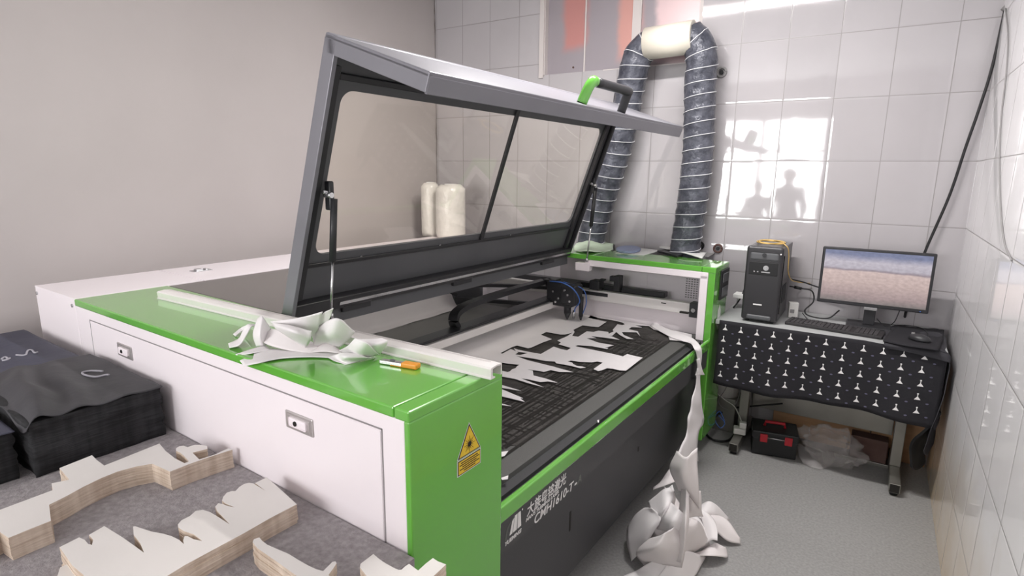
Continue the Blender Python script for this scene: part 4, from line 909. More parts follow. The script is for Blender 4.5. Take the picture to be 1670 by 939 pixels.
# patterned cloth over the front
t = thing('tablecloth', 'black cloth with rows of small white motifs hanging over the desk front', 'tablecloth', (-.2, DYF-.02, .42))
NX, NZ = 60, 16; G = []
X0c, X1c = -.69, .345
def clothpt(u, v):
    x = X0c+(X1c-X0c)*u
    zb = .435+.0*u-.012*math.sin(u*7)-.012*u; zt = ZD+.004-.022*max(0, u-.68)/.32
    z = zt+(zb-zt)*v
    y = DYF-.012-.020*v*(1+.6*math.sin(u*23+1))*(.4+.6*v)-.01*v*math.sin(u*9)
    return Vector((x, y, z))
b = bm_()
G = [[clothpt(i/NX, j/NZ) for i in range(NX+1)] for j in range(NZ+1)]
V = [[b.verts.new(p) for p in r] for r in G]; Vb = [[b.verts.new(p+Vector((0, .002, 0))) for p in r] for r in G]
for j in range(NZ):
    for i in range(NX):
        f = b.faces.new((V[j][i], V[j+1][i], V[j+1][i+1], V[j][i+1])); f.smooth = True
        f = b.faces.new((Vb[j][i], Vb[j][i+1], Vb[j+1][i+1], Vb[j+1][i])); f.smooth = True
for i in range(NX): b.faces.new((V[0][i], V[0][i+1], Vb[0][i+1], Vb[0][i])); b.faces.new((V[NZ][i], Vb[NZ][i], Vb[NZ][i+1], V[NZ][i+1]))
for j in range(NZ): b.faces.new((V[j][0], Vb[j][0], Vb[j+1][0], V[j+1][0])); b.faces.new((V[j][NX], V[j+1][NX], Vb[j+1][NX], Vb[j][NX]))
hb_ = b; b = bm_()
def cl(x, z, dx, dz):
    X = x+dx; Zz = z+dz; u = (X-X0c)/(X1c-X0c); p0 = clothpt(u, 0).z; p1 = clothpt(u, 1).z; v = (Zz-p0)/(p1-p0)
    p = clothpt(u, max(0, min(1, v))); return Vector((X, p.y-.0014, Zz))
dots = bm_()
for r in range(6):
    for c in range(13):
        x = X0c+.035+c*.083-(r % 2)*.004; z = ZD-.032-r*.0665-.003*math.sin(c)
        if x > X1c-.02: continue
        zb = clothpt((x-X0c)/(X1c-X0c), 1).z
        if z-.03 < zb: continue
        b.faces.new([b.verts.new(cl(x, z, dx, dz)) for dx, dz in ((-.0135, -.017), (.0135, -.017), (.003, -.003), (-.003, -.003))])
        b.faces.new([b.verts.new(cl(x, z, dx, dz)) for dx, dz in ((-.0016, -.004), (.0016, -.004), (.0016, .012), (-.0016, .012))])
        b.faces.new([b.verts.new(cl(x, z, dx, dz)) for dx, dz in ((-.004, .010), (.004, .010), (.003, .015), (-.003, .015))])
        if x+.05 < X1c-.01 and z-.055 > zb:
            dots.faces.new([dots.verts.new(cl(x+.041, z-.032, .007*math.cos(a), .004*math.sin(a))) for a in [2*PI*k/7 for k in range(7)]])
for bb in (b, dots):
    for f in bb.faces:
        f.normal_update()
        if f.normal.y > 0: f.normal_flip()
for f in b.faces: f.material_index = 1
for f in dots.faces: f.material_index = 2
merge(hb_, b); merge(hb_, dots)
obj('hanging_cloth', hb_, ['cloth', 'wink', mat('faint_dots', (92, 90, 112), .8)], t, label='black cloth printed with small white flask-like motifs')
# plain dark cloth thrown over the right corner
b = bm_()
net(b, [[(.08, 3.42, ZD+.004), (.10, 3.58, ZD+.004), (.14, 3.68, ZD+.004)], [(.19, 3.34, ZD+.005), (.22, 3.52, ZD+.006), (.25, 3.70, ZD+.004)], [(.31, 3.26, ZD+.006), (.33, 3.50, ZD+.012), (.34, 3.70, ZD+.006)],
        [(.352, 3.25, ZD-.03), (.358, 3.48, ZD-.03), (.358, 3.66, ZD-.04)], [(.345, 3.235, ZD-.2), (.36, 3.40, ZD-.22), (.36, 3.56, ZD-.2)], [(.33, 3.225, ZD-.36), (.355, 3.34, ZD-.40), (.36, 3.45, ZD-.36)], [(.315, 3.24, ZD-.5), (.33, 3.30, ZD-.54), (.355, 3.36, ZD-.5)]], 8, 8, .003, .012, 2)
net(b, [[(.08, 3.42, ZD+.005), (.19, 3.34, ZD+.007), (.33, 3.27, ZD+.008)], [(.09, 3.248, ZD+.006), (.20, 3.25, ZD+.004), (.352, 3.245, ZD-.01)], [(.095, 3.236, ZD-.015), (.22, 3.236, ZD-.022), (.356, 3.232, ZD-.04)]], 8, 6, .003, .003, 5)
obj('dark_cloth', b, 'clothg', label='plain dark cloth draped over the right corner of the desk', cat='cloth')
b = bm_(); net(b, [[(.345, 3.26, .50), (.355, 3.34, .47), (.36, 3.44, .46)], [(.29, 3.27, .37), (.32, 3.33, .36), (.35, 3.42, .36)], [(.27, 3.29, .27), (.30, 3.33, .24), (.34, 3.40, .27)], [(.28, 3.31, .17), (.30, 3.34, .15), (.33, 3.38, .18)]], 7, 7, .012, .02, 9)
obj('hanging_rag', b, 'tbox', label='black rag hanging beside the right desk leg', cat='rag')
# computer tower
t = thing('computer_tower', 'black computer tower on the left of the desk', 'computer', (-.50, 3.49, ZD))
PX0, PX1, PY0, PY1, PZ1 = -.594, -.408, 3.32, 3.70, ZD+.425
b = box(bm_(), (PX0+.004, PY0+.03, ZD+.008), (PX1-.004, PY1, PZ1-.004), .004); obj('case', b, 'pcside', t)
b = bm_(); box(b, (PX0, PY0, ZD+.012), (PX1, PY0+.035, PZ1), .014, 4); fr = obj('front_bezel', b, 'pcblack', t, smooth=False)
b = bm_(); box(b, (PX0+.02, PY0-.002, PZ1-.155), (PX1-.02, PY0+.01, PZ1-.085), .002); obj('drive_panel', b, 'wireb', fr)
b = bm_(); box(b, (PX0+.018, PY0-.004, PZ1-.078), (PX1-.018, PY0+.01, PZ1-.03), .012, 3); obj('top_cover_strip', b, 'graph', fr)
b = tube(bm_(), [((PX0+PX1)/2, PY0-.003, PZ1-.045), ((PX0+PX1)/2, PY0-.01, PZ1-.045)], .011, 18); obj('power_button', b, 'black', fr)
b = bm_(); tube(b, [(-.487, PY0-.002, PZ1-.115), (-.487, PY0-.006, PZ1-.115)], .014, 16); box(b, (-.51, PY0-.005, PZ1-.142), (-.465, PY0-.002, PZ1-.135), .001)
for x in (-.545, -.527): tube(b, [(x, PY0-.002, PZ1-.138), (x, PY0-.005, PZ1-.138)], .004, 8)
obj('front_ports', b, 'chrome', fr)
b = bm_(); box(b, (-.535, PY0-.004, ZD+.10), (-.49, PY0, ZD+.107), .001); tube(b, [(PX1-.012, PY0-.004, PZ1-.035), (PX1-.012, PY0+.002, PZ1-.035)], .004, 8); obj('badge', b, 'wink', fr)
b = bm_(); box(b, (PX0+.03, PY0-.008, ZD+.02), (PX1-.03, PY0+.004, ZD+.045), .008, 3); obj('bottom_lip', b, 'graph', fr)
b = bm_(); box(b, (PX1-.006, PY0+.06, ZD+.05), (PX1+.001, PY0+.075, PZ1-.05)); 
for k in range(7): box(b, (PX1-.005, PY0+.13+k*.02, ZD+.10), (PX1-.0005, PY0+.14+k*.02, ZD+.20))
obj('side_vents', b, 'black', t)
b = bm_()
for x in (PX0+.03, PX1-.03):
    for y in (PY0+.04, PY1-.04): tube(b, [(x, y, ZD+.0005), (x, y, ZD+.01)], .012, 10)
obj('feet', b, 'wireb', t)
# yellow cable coil on the tower
b = bm_(); pts = []
for k in range(90):
    a = k*2*PI/22; r = .065+.006*math.sin(k*.7); pts.append((-.50+r*1.05*math.cos(a), 3.50+r*1.5*math.sin(a), PZ1+.004+.003*(k % 22)/22+k*.00008))
pts += [(-.43, 3.45, PZ1+.01), (-.405, 3.44, PZ1-.01), (-.398, 3.46, PZ1-.06), (-.395, 3.47, PZ1-.14), (-.385, 3.55, PZ1-.2), (-.37, 3.72, PZ1-.24), (-.30, 3.75, PZ1-.245)]
tube(b, catmull(pts, 3), .0028, 6); obj('yellow_cable', b, 'wirey', label='coiled pale yellow cable lying on the computer tower', cat='cable')
# monitor
t = thing('monitor', 'black-framed monitor showing a hazy desert landscape', 'monitor', (.01, 3.60, ZD))
A, Bq = wy(1343, 402, 3.56), wy(1530, 415, 3.54); A2, B2 = wy(1330, 490, 3.56), wy(1515, 515, 3.54)
x0, x1, z0, z1, yb = -.243, .268, .908, 1.219, 3.56
b = box(bm_(), (x0, yb, z0), (x1, yb+.028, z1), .005); obj('bezel', b, 'black', t)
b = box(bm_(), (x0+.014, yb-.0015, z0+.020), (x1-.014, yb+.004, z1-.013)); obj('screen', b, 'screen', t)
b = bm_(); box(b, (-.012, yb+.02, ZD+.012), (.042, yb+.045, .96), .004); obj('stand', b, 'black', t)
b = bm_(); box(b, (-.016, yb-.004, .893), (.046, yb+.01, .909), .003); obj('chrome_trim', b, 'chrome', t)
b = bm_(); box(b, (-.09, yb-.04, ZD+.0005), (.12, yb+.12, ZD+.012), .004); obj('base', b, 'black', t)
b = tube(bm_(), [(x1-.035, yb-.001, z0+.009), (x1-.035, yb-.004, z0+.009)], .003, 8); obj('power_light', b, 'blue', t)
# keyboard
t = thing('keyboard', 'long black keyboard in front of the monitor', 'keyboard', (-.14, 3.44, ZD), 0)
kA, kB = Vector((-.375, 3.375, ZD)), Vector((.082, 3.325, ZD)); d = (kB-kA).normalized(); n = Vector((-d.y, d.x, 0)); Z = Vector((0, 0, 1))
b = bm_(); obox(b, kA.lerp(kB, .5)+n*.065+Z*.009, d, n, Z, .228, .066, .008, .004); obj('keyboard_body', b, 'kblack', t)
b = bm_()
for r in range(6):
    for c in range(21):
        if c in (15, 19-1) and r < 5 and c == 15: continue
        if r == 0 and 4 <= c <= 8: continue
        obox(b, kA+d*(.018+c*.0204)+n*(.014+r*.0195+(.006 if r == 5 else 0))+Z*.0185, d, n, Z, .0086, .0082, .0028)
obox(b, kA+d*(.018+6*.0204)+n*.014+Z*.0185, d, n, Z, .0485, .0082, .0028)
obj('keys', b, 'kkey', t)
# mouse pad and mouse
t = thing('mouse_pad', 'dark mouse pad cloth under the mouse on the right of the desk', 'mouse pad', (.2, 3.45, ZD))
b = bm_(); net(b, [[wz(1440, 556, ZD+.014), wz(1480, 564, ZD+.014), wz(1530, 572, ZD+.014)], [wz(1452, 540, ZD+.012), wz(1490, 546, ZD+.014), wz(1538, 552, ZD+.014)], [wz(1466, 530, ZD+.012), wz(1500, 535, ZD+.012), wz(1540, 538, ZD+.012)]], 6, 6, .003, .004, 2); obj('pad', b, 'cloth', t)
q = wz(1500, 551, ZD+.03)
t = thing('mouse', 'black computer mouse on the dark cloth', 'mouse', (q.x, q.y, ZD+.015))
b = bm_(); bmesh.ops.create_uvsphere(b, u_segments=24, v_segments=14, radius=1)
for v in b.verts:
    v.co = Vector((v.co.x*.050, v.co.y*.031, max(v.co.z, -.25)*.026)); 
b.transform(Matrix.Translation((q.x, q.y, ZD+.024)) @ Matrix.Rotation(-.5, 4, 'Z')); obj('mouse_body', b, 'black', t, smooth=True)
b = bm_(); obox(b, Vector((q.x-.028, q.y+.014, ZD+.046)), Vector((.88, -.48, 0)), Vector((.48, .88, 0)), Z, .008, .003, .005, .002); obj('scroll_wheel', b, 'wiregrey', t)
# desk clutter
b = bm_(); obox(b, (-.36, 3.58, ZD+.045), Vector((.95, .3, 0)), Vector((-.3, .95, 0)), Z, .025, .02, .044, .004); t = thing('power_adapter', 'white adapter box between tower and monitor', 'adapter', (-.36, 3.58, ZD)); obj('adapter_body', b, 'wirew', t)
b = bm_(); box(b, (-.372, 3.555, ZD+.03), (-.35, 3.561, ZD+.05), .001); obj('socket_face', b, 'wiregrey', t)
b = tube(bm_(), catmull([(-.40, 3.68, 1.00), (-.33, 3.70, .985), (-.26, 3.71, .965), (-.16, 3.70, .95)], 8), .004, 8); obj('monitor_cable', b, 'wireb', label='black cable from the tower to the back of the monitor, upper one', cat='cable')
b = bm_(); tube(b, catmull([(-.40, 3.66, .96), (-.34, 3.66, .955), (-.28, 3.66, .945), (-.265, 3.64, .89), (-.30, 3.60, .84), (-.27, 3.58, .815), (-.18, 3.58, .815), (-.13, 3.62, .86)], 8), .004, 8); tube(b, [(-.375, 3.66, .958), (-.335, 3.66, .953)], .009, 10)
obj('video_cable', b, 'wireb', label='looping black cable with a ferrite bead beside the tower', cat='cable')
b = tube(bm_(), catmull([(-.31, 3.57, .83), (-.26, 3.52, .80), (-.18, 3.50, .80), (-.11, 3.50, .802), (-.08, 3.53, .803)], 8), .0022, 6); obj('keyboard_cable', b, 'wireb', label='thin black keyboard cable on the desk', cat='cable')
b = tube(bm_(), catmull([(.05, 3.62, .84), (.09, 3.60, .81), (.13, 3.62, .83), (.15, 3.64, .9)], 8), .0022, 6); obj('screen_lead', b, 'wireb', label='thin black lead hanging under the monitor', cat='cable')
b = tube(bm_(), catmull([(q.x+.04, q.y+.03, ZD+.025), (.27, 3.60, ZD+.018), (.22, 3.66, ZD+.02), (.12, 3.64, ZD+.016)], 8), .0022, 6); obj('mouse_cable', b, 'wireb', label='thin black mouse cable on the dark cloth', cat='cable')
b = tube(bm_(), catmull([(-.60, 3.70, 1.1), (-.625, 3.70, 1.02), (-.655, 3.70, .98), (-.64, 3.70, .94), (-.61, 3.70, .93)], 8), .0018, 6); obj('thin_wire', b, 'wiregrey', label='thin wire looping left of the computer tower', cat='cable')
b = tube(bm_(), catmull([(-.605, 3.68, .97), (-.64, 3.66, .93), (-.66, 3.64, .86), (-.69, 3.60, .80)], 8), .0045, 8); obj('tower_cable', b, 'wireb', label='black cable dropping left of the computer tower', cat='cable')
b = bm_(); box(b, (-.70, 3.60, .862), (-.60, 3.70, .885), .003); box(b, (-.69, 3.68, ZD), (-.68, 3.69, .863)); box(b, (-.61, 3.68, ZD), (-.6, 3.69, .863)); obj('small_shelf', b, 'paper', label='small white ledge left of the computer tower', cat='shelf')
# under the desk
t = thing('toolbox', 'small black toolbox with red latches under the desk', 'toolbox', (-.385, 3.50, 0), .15)
ux = Vector((math.cos(.2), math.sin(.2), 0)); uy = Vector((-ux.y, ux.x, 0)); c0 = Vector((-.375, 3.475, 0))
b = bm_(); obox(b, c0+Z*.055, ux, uy, Z, .118, .09, .052, .006); obj('box_body', b, 'tbox', t)
b = bm_(); obox(b, c0+Z*.128, ux, uy, Z, .124, .096, .022, .008); lidb = obj('box_lid', b, 'tbox', t)
for s in (-.06, .07):
    b = bm_(); obox(b, c0+ux*s-uy*.096+Z*.112, ux, uy, Z, .02, .008, .024, .003); obj('latch', b, 'red', t)
b = bm_(); P_ = [c0+ux*s+Z*z for s, z in ((-.055, .148), (-.05, .175), (.05, .175), (.055, .148))]; tube(b, P_, .009, 10); obj('handle', b, 'red', t)
b = tube(bm_(), [c0-ux*.045-uy*.101+Z*.118, c0+ux*.055-uy*.101+Z*.116], .003, 8); obj('metal_strip', b, 'chrome', t)
# clear crumpled bag
t = thing('clear_plastic_bag', 'crumpled clear plastic bag beside the toolbox under the desk', 'bag', (-.12, 3.5, 0))
b = bm_(); bmesh.ops.create_icosphere(b, subdivisions=5, radius=1)
for v in b.verts:
    n_ = noise.fractal(v.co*2.2, 1, 2, 4); c = v.co*(1+.35*n_)
    v.co = Vector((-.10+c.x*.145+(.05 if c.z < 0 else 0), 3.50+c.y*.10, max(.004, .10+c.z*.11)))
obj('bag_film', b, 'film', t, smooth=True)
b = bm_(); net(b, [[wz(1300, 722, .04), wz(1330, 738, .05), wz(1360, 735, .04)], [wz(1305, 748, .015), wz(1330, 752, .03), wz(1362, 750, .02)], [wz(1318, 757, .006), wz(1335, 765, .008), wz(1350, 762, .006)]], 8, 8, .001, .03, 4); obj('bag_mouth', b, 'film', t)
# boards
b = box(bm_(), (-.42, 3.74, 0.001), (.10, 3.765, .24), .003); obj('tan_board', b, 'wood', label='tan wooden board leaning on the wall under the desk', cat='board')
b = box(bm_(), (.105, 3.735, 0.001), (.375, 3.765, .60), .003); obj('brown_panel', b, 'wood', label='upright brown panel in the corner behind the right desk leg', cat='board')
b = bm_(); obox(b, (.10, 3.66, .075), Vector((1, 0, 0)), Vector((0, 1, 0)), Z, .09, .045, .073, .004); obj('dark_crate', b, 'woodd', label='dark brown wooden block under the desk', cat='block')
b = box(bm_(), (-.10, 3.60, .0005), (.21, 3.615, .02), .002); obj('metal_strip', b, 'deskleg', label='thin metal strip on the floor before the brown block', cat='strip')
# cables and adapter by the far cabinet
t = thing('plug_adapter', 'white plug adapter resting on the left desk foot', 'adapter', (-.56, 3.50, .075))
b = bm_(); obox(b, (-.56, 3.44, .092), ux, uy, Z, .035, .03, .018, .006); obj('adapter_body', b, 'wirew', t)
b = bm_(); obox(b, (-.545, 3.445, .128), ux, uy, Z, .02, .018, .018, .005); obj('plug', b, 'wirew', t)
for pts, r, m, lab in (
    ([(-.77, 3.47, .01), (-.70, 3.40, .008), (-.62, 3.44, .008), (-.595, 3.62, .008), (-.50, 3.72, .008)], .007, 'wireb', 'thick black cable curving over the floor beside the green cabinet'),
    ([(-.74, 3.50, .10), (-.66, 3.62, .14), (-.52, 3.60, .20), (-.36, 3.60, .255)], .005, 'wireb', 'black cable rising behind the white plug adapter'),
    ([(-.66, 3.55, .42), (-.68, 3.55, .3), (-.72, 3.55, .2), (-.66, 3.55, .16), (-.61, 3.55, .22), (-.60, 3.55, .32), (-.63, 3.55, .43)], .0025, 'wiregrey', 'thin grey cable looping below the left end of the desk'),
    ([(-.74, 3.55, .26), (-.68, 3.55, .22), (-.62, 3.53, .2), (-.58, 3.50, .16), (-.56, 3.47, .14)], .003, 'wirew', 'thin white cable leading to the plug adapter'),
    ([(-.66, 3.50, .10), (-.70, 3.52, .15), (-.72, 3.50, .10), (-.68, 3.48, .06), (-.66, 3.50, .09), (-.70, 3.50, .13)], .003, 'blue', 'small tangle of blue wire beside the green cabinet')):
    b = tube(bm_(), catmull(pts, 8), r, 8); obj('floor_cable', b, m, label=lab, cat='cable')
b = bm_(); tube(b, [(-.70, 3.66, .22), (-.70, 3.66, .43)], .075, 24); obj('white_drum', b, 'wirew', label='white rounded canister behind the far cabinet corner', cat='canister')
b = box(bm_(), (-.78, 3.58, .0), (-.62, 3.74, .219), .005); obj('canister_stand', b, 'deskleg', label='grey box holding up the white canister', cat='box')

# ================================================================== BENCH
ZW = .76
t = thing('work_bench', 'bench with a grey felt top in front of the white cabinet', 'bench', (-1.95, .2, 0), frame='m')
b = box(bm_(), (-3.06, -.75, ZW-.03), (-.805, Y0-.006, ZW), .002); obj('bench_top', b, 'felt', t, frame='m')
for x in (-2.98, -.9):
    for y in (-.67, .72):
        b = box(bm_(), (x-.03, y-.03, 0.001), (x+.03, y+.03, ZW-.031), .003); obj('leg', b, 'deskleg', t, frame='m')
# cut felt stacks
def stack(pts, th_, lab, parts=()):
    z = ZW+th_; c = [mz(u, v, z) for u, v in pts]
    ox = sum(p.x for p in c)/len(c); oy = sum(p.y for p in c)/len(c)
    b = bm_(); NL = 6; lay = th_/NL; rr = random.Random(len(pts))
    for k in range(NL):
        off = Vector((rr.uniform(-.0012, .0012), rr.uniform(-.0012, .0012), 0)) if k else Vector((0, 0, 0))
        zz = z-k*lay
        prism(b, [Vector((p.x, p.y, zz))+off for p in c], [], Vector((0, 0, lay*.97)), 0 if k == 0 else 1, 1)
    return obj('felt_stack', b, ['felttop', 'feltside'], frame='m', label=lab, cat='felt stack')
def smoothpoly(pts, sharp=()):
    return pts
stack([(-60, 858), (0, 831), (86, 799), (84, 788), (113, 782), (97, 763), (150, 742), (158, 750), (170, 759), (215, 741), (260, 723), (270, 735), (285, 747), (301, 755), (308, 752), (302, 745), (294, 738), (287, 735), (287, 731), (292, 727.5), (299, 726.5), (306, 729), (311, 727), (318, 725), (328, 725), (338, 727), (338, 732), (314, 738), (325, 749), (350, 741), (372, 731), (379, 733), (345, 744), (310, 756), (277, 769), (262, 762), (248, 756), (220, 761), (191, 769), (165, 779.5), (137, 793), (108, 809), (80, 823), (83, 849), (50, 862), (14, 877), (-2, 866), (-60, 896)], .055, 'long stepped stack of cream felt beside the black fabric piles')
stack([(97, 892), (129, 876), (138, 880), (144, 887), (150, 888), (152, 880), (145, 872), (170, 857.5), (200, 876), (235, 901), (229, 886), (218, 872), (217, 858.5), (221, 858), (247, 866.5), (266, 870), (280, 874), (292, 880), (300, 887), (298.5, 881), (301, 874), (306, 874), (316, 879), (330, 882), (316, 871), (300, 866), (291, 860), (290, 855), (296, 848), (310, 841), (319, 833), (331, 831), (343, 835), (358, 844), (375, 855), (363, 842), (354, 833), (351, 826), (356, 820), (364, 822), (372, 825), (383, 827), (368, 821), (362, 816), (364, 810), (370, 803), (378, 800.5), (384, 800.5), (390, 794), (398, 789), (406, 787), (413, 788), (433, 800), (416, 787.5), (435, 778), (460, 800), (484, 822), (440, 845), (400, 868), (337, 902), (300, 922), (258, 948), (225, 970), (150, 985), (110, 960), (137, 938), (118, 922)], .05, 'long cream felt stack with tooth-shaped cut edges at the front of the bench')
stack([(98, 925), (108, 920), (125, 932), (140, 945), (120, 962), (90, 950)], .03, 'small cream felt piece at the bottom left of the tooth-edged stack')
stack([(412, 884), (414, 879), (423, 876), (428, 882), (436, 888), (452, 895), (471, 903), (487, 913), (503, 922), (516, 928), (527, 931), (534, 924), (542, 916), (547, 915), (549, 918), (544, 926), (536, 937), (560, 965), (515, 965), (484, 939), (452, 916), (420, 894)], .05, 'cream felt stack with a thin prong at the bottom centre of the bench')
stack([(587, 925), (588, 919), (609, 903), (618, 911), (630, 919), (643, 926), (650, 929), (655, 928.5), (661, 923), (667, 919), (675, 925), (682, 930), (694, 919), (706, 909.6), (714, 915), (727.5, 920), (716, 931), (706, 940), (700, 965), (620, 965), (600, 942)], .05, 'notched cream felt stack at the green corner of the machine')

# black fabric piles
def pile(x0, x1, y0, y1, h, mt, lab, seed, folds=.0, drape=.0, marks=()):
    t = thing('fabric_pile', lab, 'fabric pile', ((x0+x1)/2, (y0+y1)/2, ZW), frame='m', group=None)
    b = bm_(); n = 26; NL = 14
    loops = []
    for k in range(NL+1):
        z = ZW+.001+h*k/NL; lp = []
        for i in range(4*n):
            s, j = divmod(i, n); f = j/n
            p = [(x0+(x1-x0)*f, y0), (x1, y0+(y1-y0)*f), (x1-(x1-x0)*f, y1), (x0, y1-(y1-y0)*f)][s]
            o = .010*noise.noise(Vector((p[0]*5+seed, p[1]*5, z*38))) + .005*noise.noise(Vector((p[0]*20, p[1]*20, z*120)))
            nx = (0, 1, 0, -1)[s]; ny = (-1, 0, 1, 0)[s]
            lp.append(b.verts.new((p[0]+nx*o, p[1]+ny*min(o, .004), z)))
        loops.append(lp)
    for A, B in zip(loops, loops[1:]):
        for i in range(4*n): f = b.faces.new((A[i], A[(i+1) % (4*n)], B[(i+1) % (4*n)], B[i])); f.smooth = True
    b.faces.new(loops[0][::-1]); b.faces.new(loops[-1]); obj('folded_layers', b, 'blackside', t, frame='m')
    b = bm_(); nx_, ny_ = 60, 48; G = []
    zt = ZW+h
    for j in range(ny_+1):
        r = []
        for i in range(nx_+1):
            u, v = i/nx_, j/ny_; x = x0-.006+(x1-x0+.012)*u; y = y0-.006+(y1-y0+.010)*v
            q = (v-.05)*1.0+(u*.25)
            amp = folds*max(0, 1-v*1.15)*(.45+.55*math.sin(u*PI))
            z = zt+.004+amp*(.5+.5*math.sin(v*19+u*5+seed+2*noise.noise(Vector((u*3, v*3, seed)))))+.004*noise.noise(Vector((u*5, v*5, seed)))
            if v < .12: z -= drape*(1-v/.12)**2*(.6+.4*math.sin(u*14+seed))
            r.append(Vector((x, y, z)))
        G.append(r)
    V = [[b.verts.new(p) for p in r] for r in G]; Vb = [[b.verts.new(p-Vector((0, 0, .003))) for p in r] for r in G]
    for j in range(ny_):
        for i in range(nx_):
            f = b.faces.new((V[j][i], V[j][i+1], V[j+1][i+1], V[j+1][i])); f.smooth = True
            f = b.faces.new((Vb[j][i], Vb[j+1][i], Vb[j+1][i+1], Vb[j][i+1])); f.smooth = True
    for i in range(nx_): b.faces.new((V[0][i], Vb[0][i], Vb[0][i+1], V[0][i+1])); b.faces.new((V[-1][i], V[-1][i+1], Vb[-1][i+1], Vb[-1][i]))
    for j in range(ny_): b.faces.new((V[j][0], V[j+1][0], Vb[j+1][0], Vb[j][0])); b.faces.new((V[j][-1], Vb[j][-1], Vb[j+1][-1], V[j+1][-1]))
    ts = obj('top_sheet', b, mt, t, frame='m')
    def hz(x, y):
        u = (x-x0+.006)/(x1-x0+.012); v = (y-y0+.006)/(y1-y0+.01)
        return G[max(0, min(ny_, int(v*ny_)))][max(0, min(nx_, int(u*nx_)))].z
    for mk in marks:
        P_ = catmull([mz(u, v, zt+.008) for u, v in mk], 6); P_ = [Vector((p.x, p.y, hz(p.x, p.y)+.002)) for p in P_]
        b = tube(bm_(), P_, .0035, 6); obj('chalk_mark', b, 'chalk', t, frame='m')
pile(-2.42, -1.875, .44, .775, .160, 'blacktop', 'tall black fabric pile with a rumpled top, nearest the white cabinet', 1.3, .045, .035, marks=[[(168, 604), (150, 604), (135, 607), (138, 611), (155, 613), (172, 610), (178, 610)]])
pile(-3.02, -2.44, .20, .745, .156, 'bluetop', 'bluish black fabric pile at the far left end of the bench', 4.1, .0, .0, marks=[[(26, 577), (36, 578), (42, 577), (45, 571), (52, 570), (56, 574), (62, 573)], [(2, 583), (8, 580), (13, 583)], [(3, 586), (10, 585), (16, 582)]])
pile(-2.42, -1.915, -.02, .415, .135, 'bluetop', 'low bluish black fabric pile at the left edge in front of the rumpled one', 7.7, .0, .0)

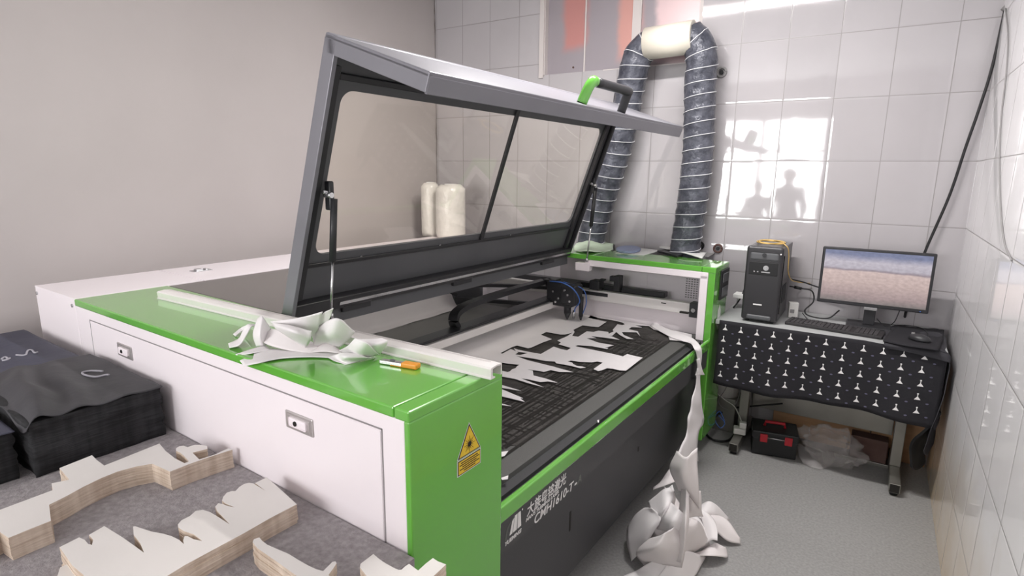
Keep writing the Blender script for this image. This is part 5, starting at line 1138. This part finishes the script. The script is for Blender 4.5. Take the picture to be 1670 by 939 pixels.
# ================================================================== PEOPLE SEEN REFLECTED IN THE TILES
def figure(name, x, y, H, lab, face=1):
    t = thing(name, lab, 'person', (x, y, 0))
    s = H/1.70
    J = dict(pel=(0, 0, .93), sp=(0, .01, 1.15), ch=(0, .0, 1.33), nk=(0, .01, 1.47), hb=(0, .015, 1.55), hd=(0, .02, 1.62), ht=(0, .01, 1.68))
    edges = [('pel', 'sp'), ('sp', 'ch'), ('ch', 'nk'), ('nk', 'hb'), ('hb', 'hd'), ('hd', 'ht')]
    rad = dict(pel=(.16, .11), sp=(.135, .10), ch=(.16, .115), nk=(.055, .055), hb=(.062, .075), hd=(.078, .095), ht=(.055, .07))
    for sgn, q in ((-1, 'l'), (1, 'r')):
        J.update({q+'sh': (sgn*.175, 0, 1.39), q+'el': (sgn*.235, .0, 1.12), q+'wr': (sgn*.20, .12, .93), q+'pm': (sgn*.19, .16, .88),
                  q+'hip': (sgn*.09, 0, .88), q+'kn': (sgn*.10, .02, .50), q+'an': (sgn*.11, -.02, .09), q+'to': (sgn*.12, .14, .035)})
        rad.update({q+'sh': (.062, .062), q+'el': (.045, .045), q+'wr': (.028, .032), q+'pm': (.018, .036), q+'hip': (.095, .10), q+'kn': (.06, .065), q+'an': (.042, .045), q+'to': (.04, .03)})
        edges += [('ch', q+'sh'), (q+'sh', q+'el'), (q+'el', q+'wr'), (q+'wr', q+'pm'), ('pel', q+'hip'), (q+'hip', q+'kn'), (q+'kn', q+'an'), (q+'an', q+'to')]
        for f in range(4):
            a = q+'f%d' % f; c = q+'g%d' % f; off = (f-1.5)*.017
            J[a] = (sgn*.185, .175+off*.2+(.01 if f in (1, 2) else 0), .87+off); J[c] = (sgn*.165, .215-(0, .0, .004, .015)[f], .85+off); rad[a] = (.009, .009); rad[c] = (.008, .008)
            edges += [(q+'pm', a), (a, c)]
        J[q+'t1'] = (sgn*.155, .145, .915); J[q+'t2'] = (sgn*.145, .185, .915); rad[q+'t1'] = (.011, .011); rad[q+'t2'] = (.009, .009); edges += [(q+'wr', q+'t1'), (q+'t1', q+'t2')]
    names = list(J); me = bpy.data.meshes.new('body')
    me.from_pydata([tuple(c*s for c in J[k]) for k in names], [(names.index(a), names.index(c)) for a, c in edges], [])
    o = bpy.data.objects.new('body', me); C.objects.link(o); o.parent = t
    md = o.modifiers.new('skin', 'SKIN'); md.use_smooth_shade = True; sv = me.skin_vertices[0].data
    for i, k in enumerate(names): sv[i].radius = tuple(r_*s for r_ in rad[k])
    sv[names.index('pel')].use_root = True
    md = o.modifiers.new('sub', 'SUBSURF'); md.levels = 2; md.render_levels = 2
    # the same continuous surface carries skin and clothes by height
    m = bpy.data.materials.new('person_surface'); m.use_nodes = True; nt = m.node_tree; N = nt.nodes; L = nt.links; bs = N['Principled BSDF']; bs.inputs['Roughness'].default_value = .85
    tc = N.new('ShaderNodeTexCoord'); sp = N.new('ShaderNodeSeparateXYZ'); L.new(tc.outputs['Object'], sp.inputs[0])
    dv = N.new('ShaderNodeMath'); dv.operation = 'DIVIDE'; dv.inputs[1].default_value = 1.75*s; L.new(sp.outputs[2], dv.inputs[0])
    r = N.new('ShaderNodeValToRGB'); r.color_ramp.interpolation = 'CONSTANT'; e = r.color_ramp.elements
    e[0].position = 0; e[0].color = lin((30, 28, 28)); e[1].position = .06; e[1].color = lin((45, 45, 52))
    for p_, c_ in ((.545, (66, 60, 68)), (.85, (170, 125, 105))): q_ = e.new(p_); q_.color = lin(c_)
    L.new(dv.outputs[0], r.inputs[0]); L.new(r.outputs[0], bs.inputs['Base Color']); me.materials.append(m)
    # hair, ears, nose, eyes, mouth
    def sub(nm, bb, mm): ob = obj(nm, bb, mm, t); return ob
    b = bm_(); bmesh.ops.create_uvsphere(b, u_segments=24, v_segments=16, radius=1)
    for v in list(b.verts):
        c = v.co; zc = 1.63*s; v.co = Vector((x+c.x*.088*s, y-.005+c.y*.108*s, zc+c.z*.105*s))
    bmesh.ops.delete(b, geom=[v for v in b.verts if (v.co.z < 1.56*s) or (v.co.y > y+.055*s and v.co.z < 1.66*s)], context='VERTS'); sub('hair', b, 'hair')
    b = bm_(); 
    for sg in (-1, 1):
        q = bm_(); bmesh.ops.create_uvsphere(q, u_segments=10, v_segments=8, radius=1); q.transform(Matrix.Translation((x+sg*.083*s, y+.01, 1.595*s)) @ Matrix.Diagonal((.012, .02, .032, 1))); merge(b, q)
    q = bm_(); bmesh.ops.create_uvsphere(q, u_segments=10, v_segments=8, radius=1); q.transform(Matrix.Translation((x, y+.108*s, 1.59*s)) @ Matrix.Diagonal((.014, .022, .024, 1))); merge(b, q); sub('ears_and_nose', b, 'skin')
    b = bm_()
    for sg in (-1, 1):
        q = bm_(); bmesh.ops.create_uvsphere(q, u_segments=10, v_segments=8, radius=.011); q.transform(Matrix.Translation((x+sg*.032*s, y+.094*s, 1.612*s))); merge(b, q)
    sub('eyes', b, 'ink')
    b = box(bm_(), (x-.025, y+.092*s, 1.548*s), (x+.025, y+.102*s, 1.556*s), .003); sub('mouth', b, 'red')
    return t
figure('person', -1.17, -1.75, 1.68, 'person in dark clothes standing before the window, seen reflected in the tiles')
figure('person', -1.62, -1.95, 1.50, 'shorter person in dark clothes beside the first, seen reflected in the tiles')
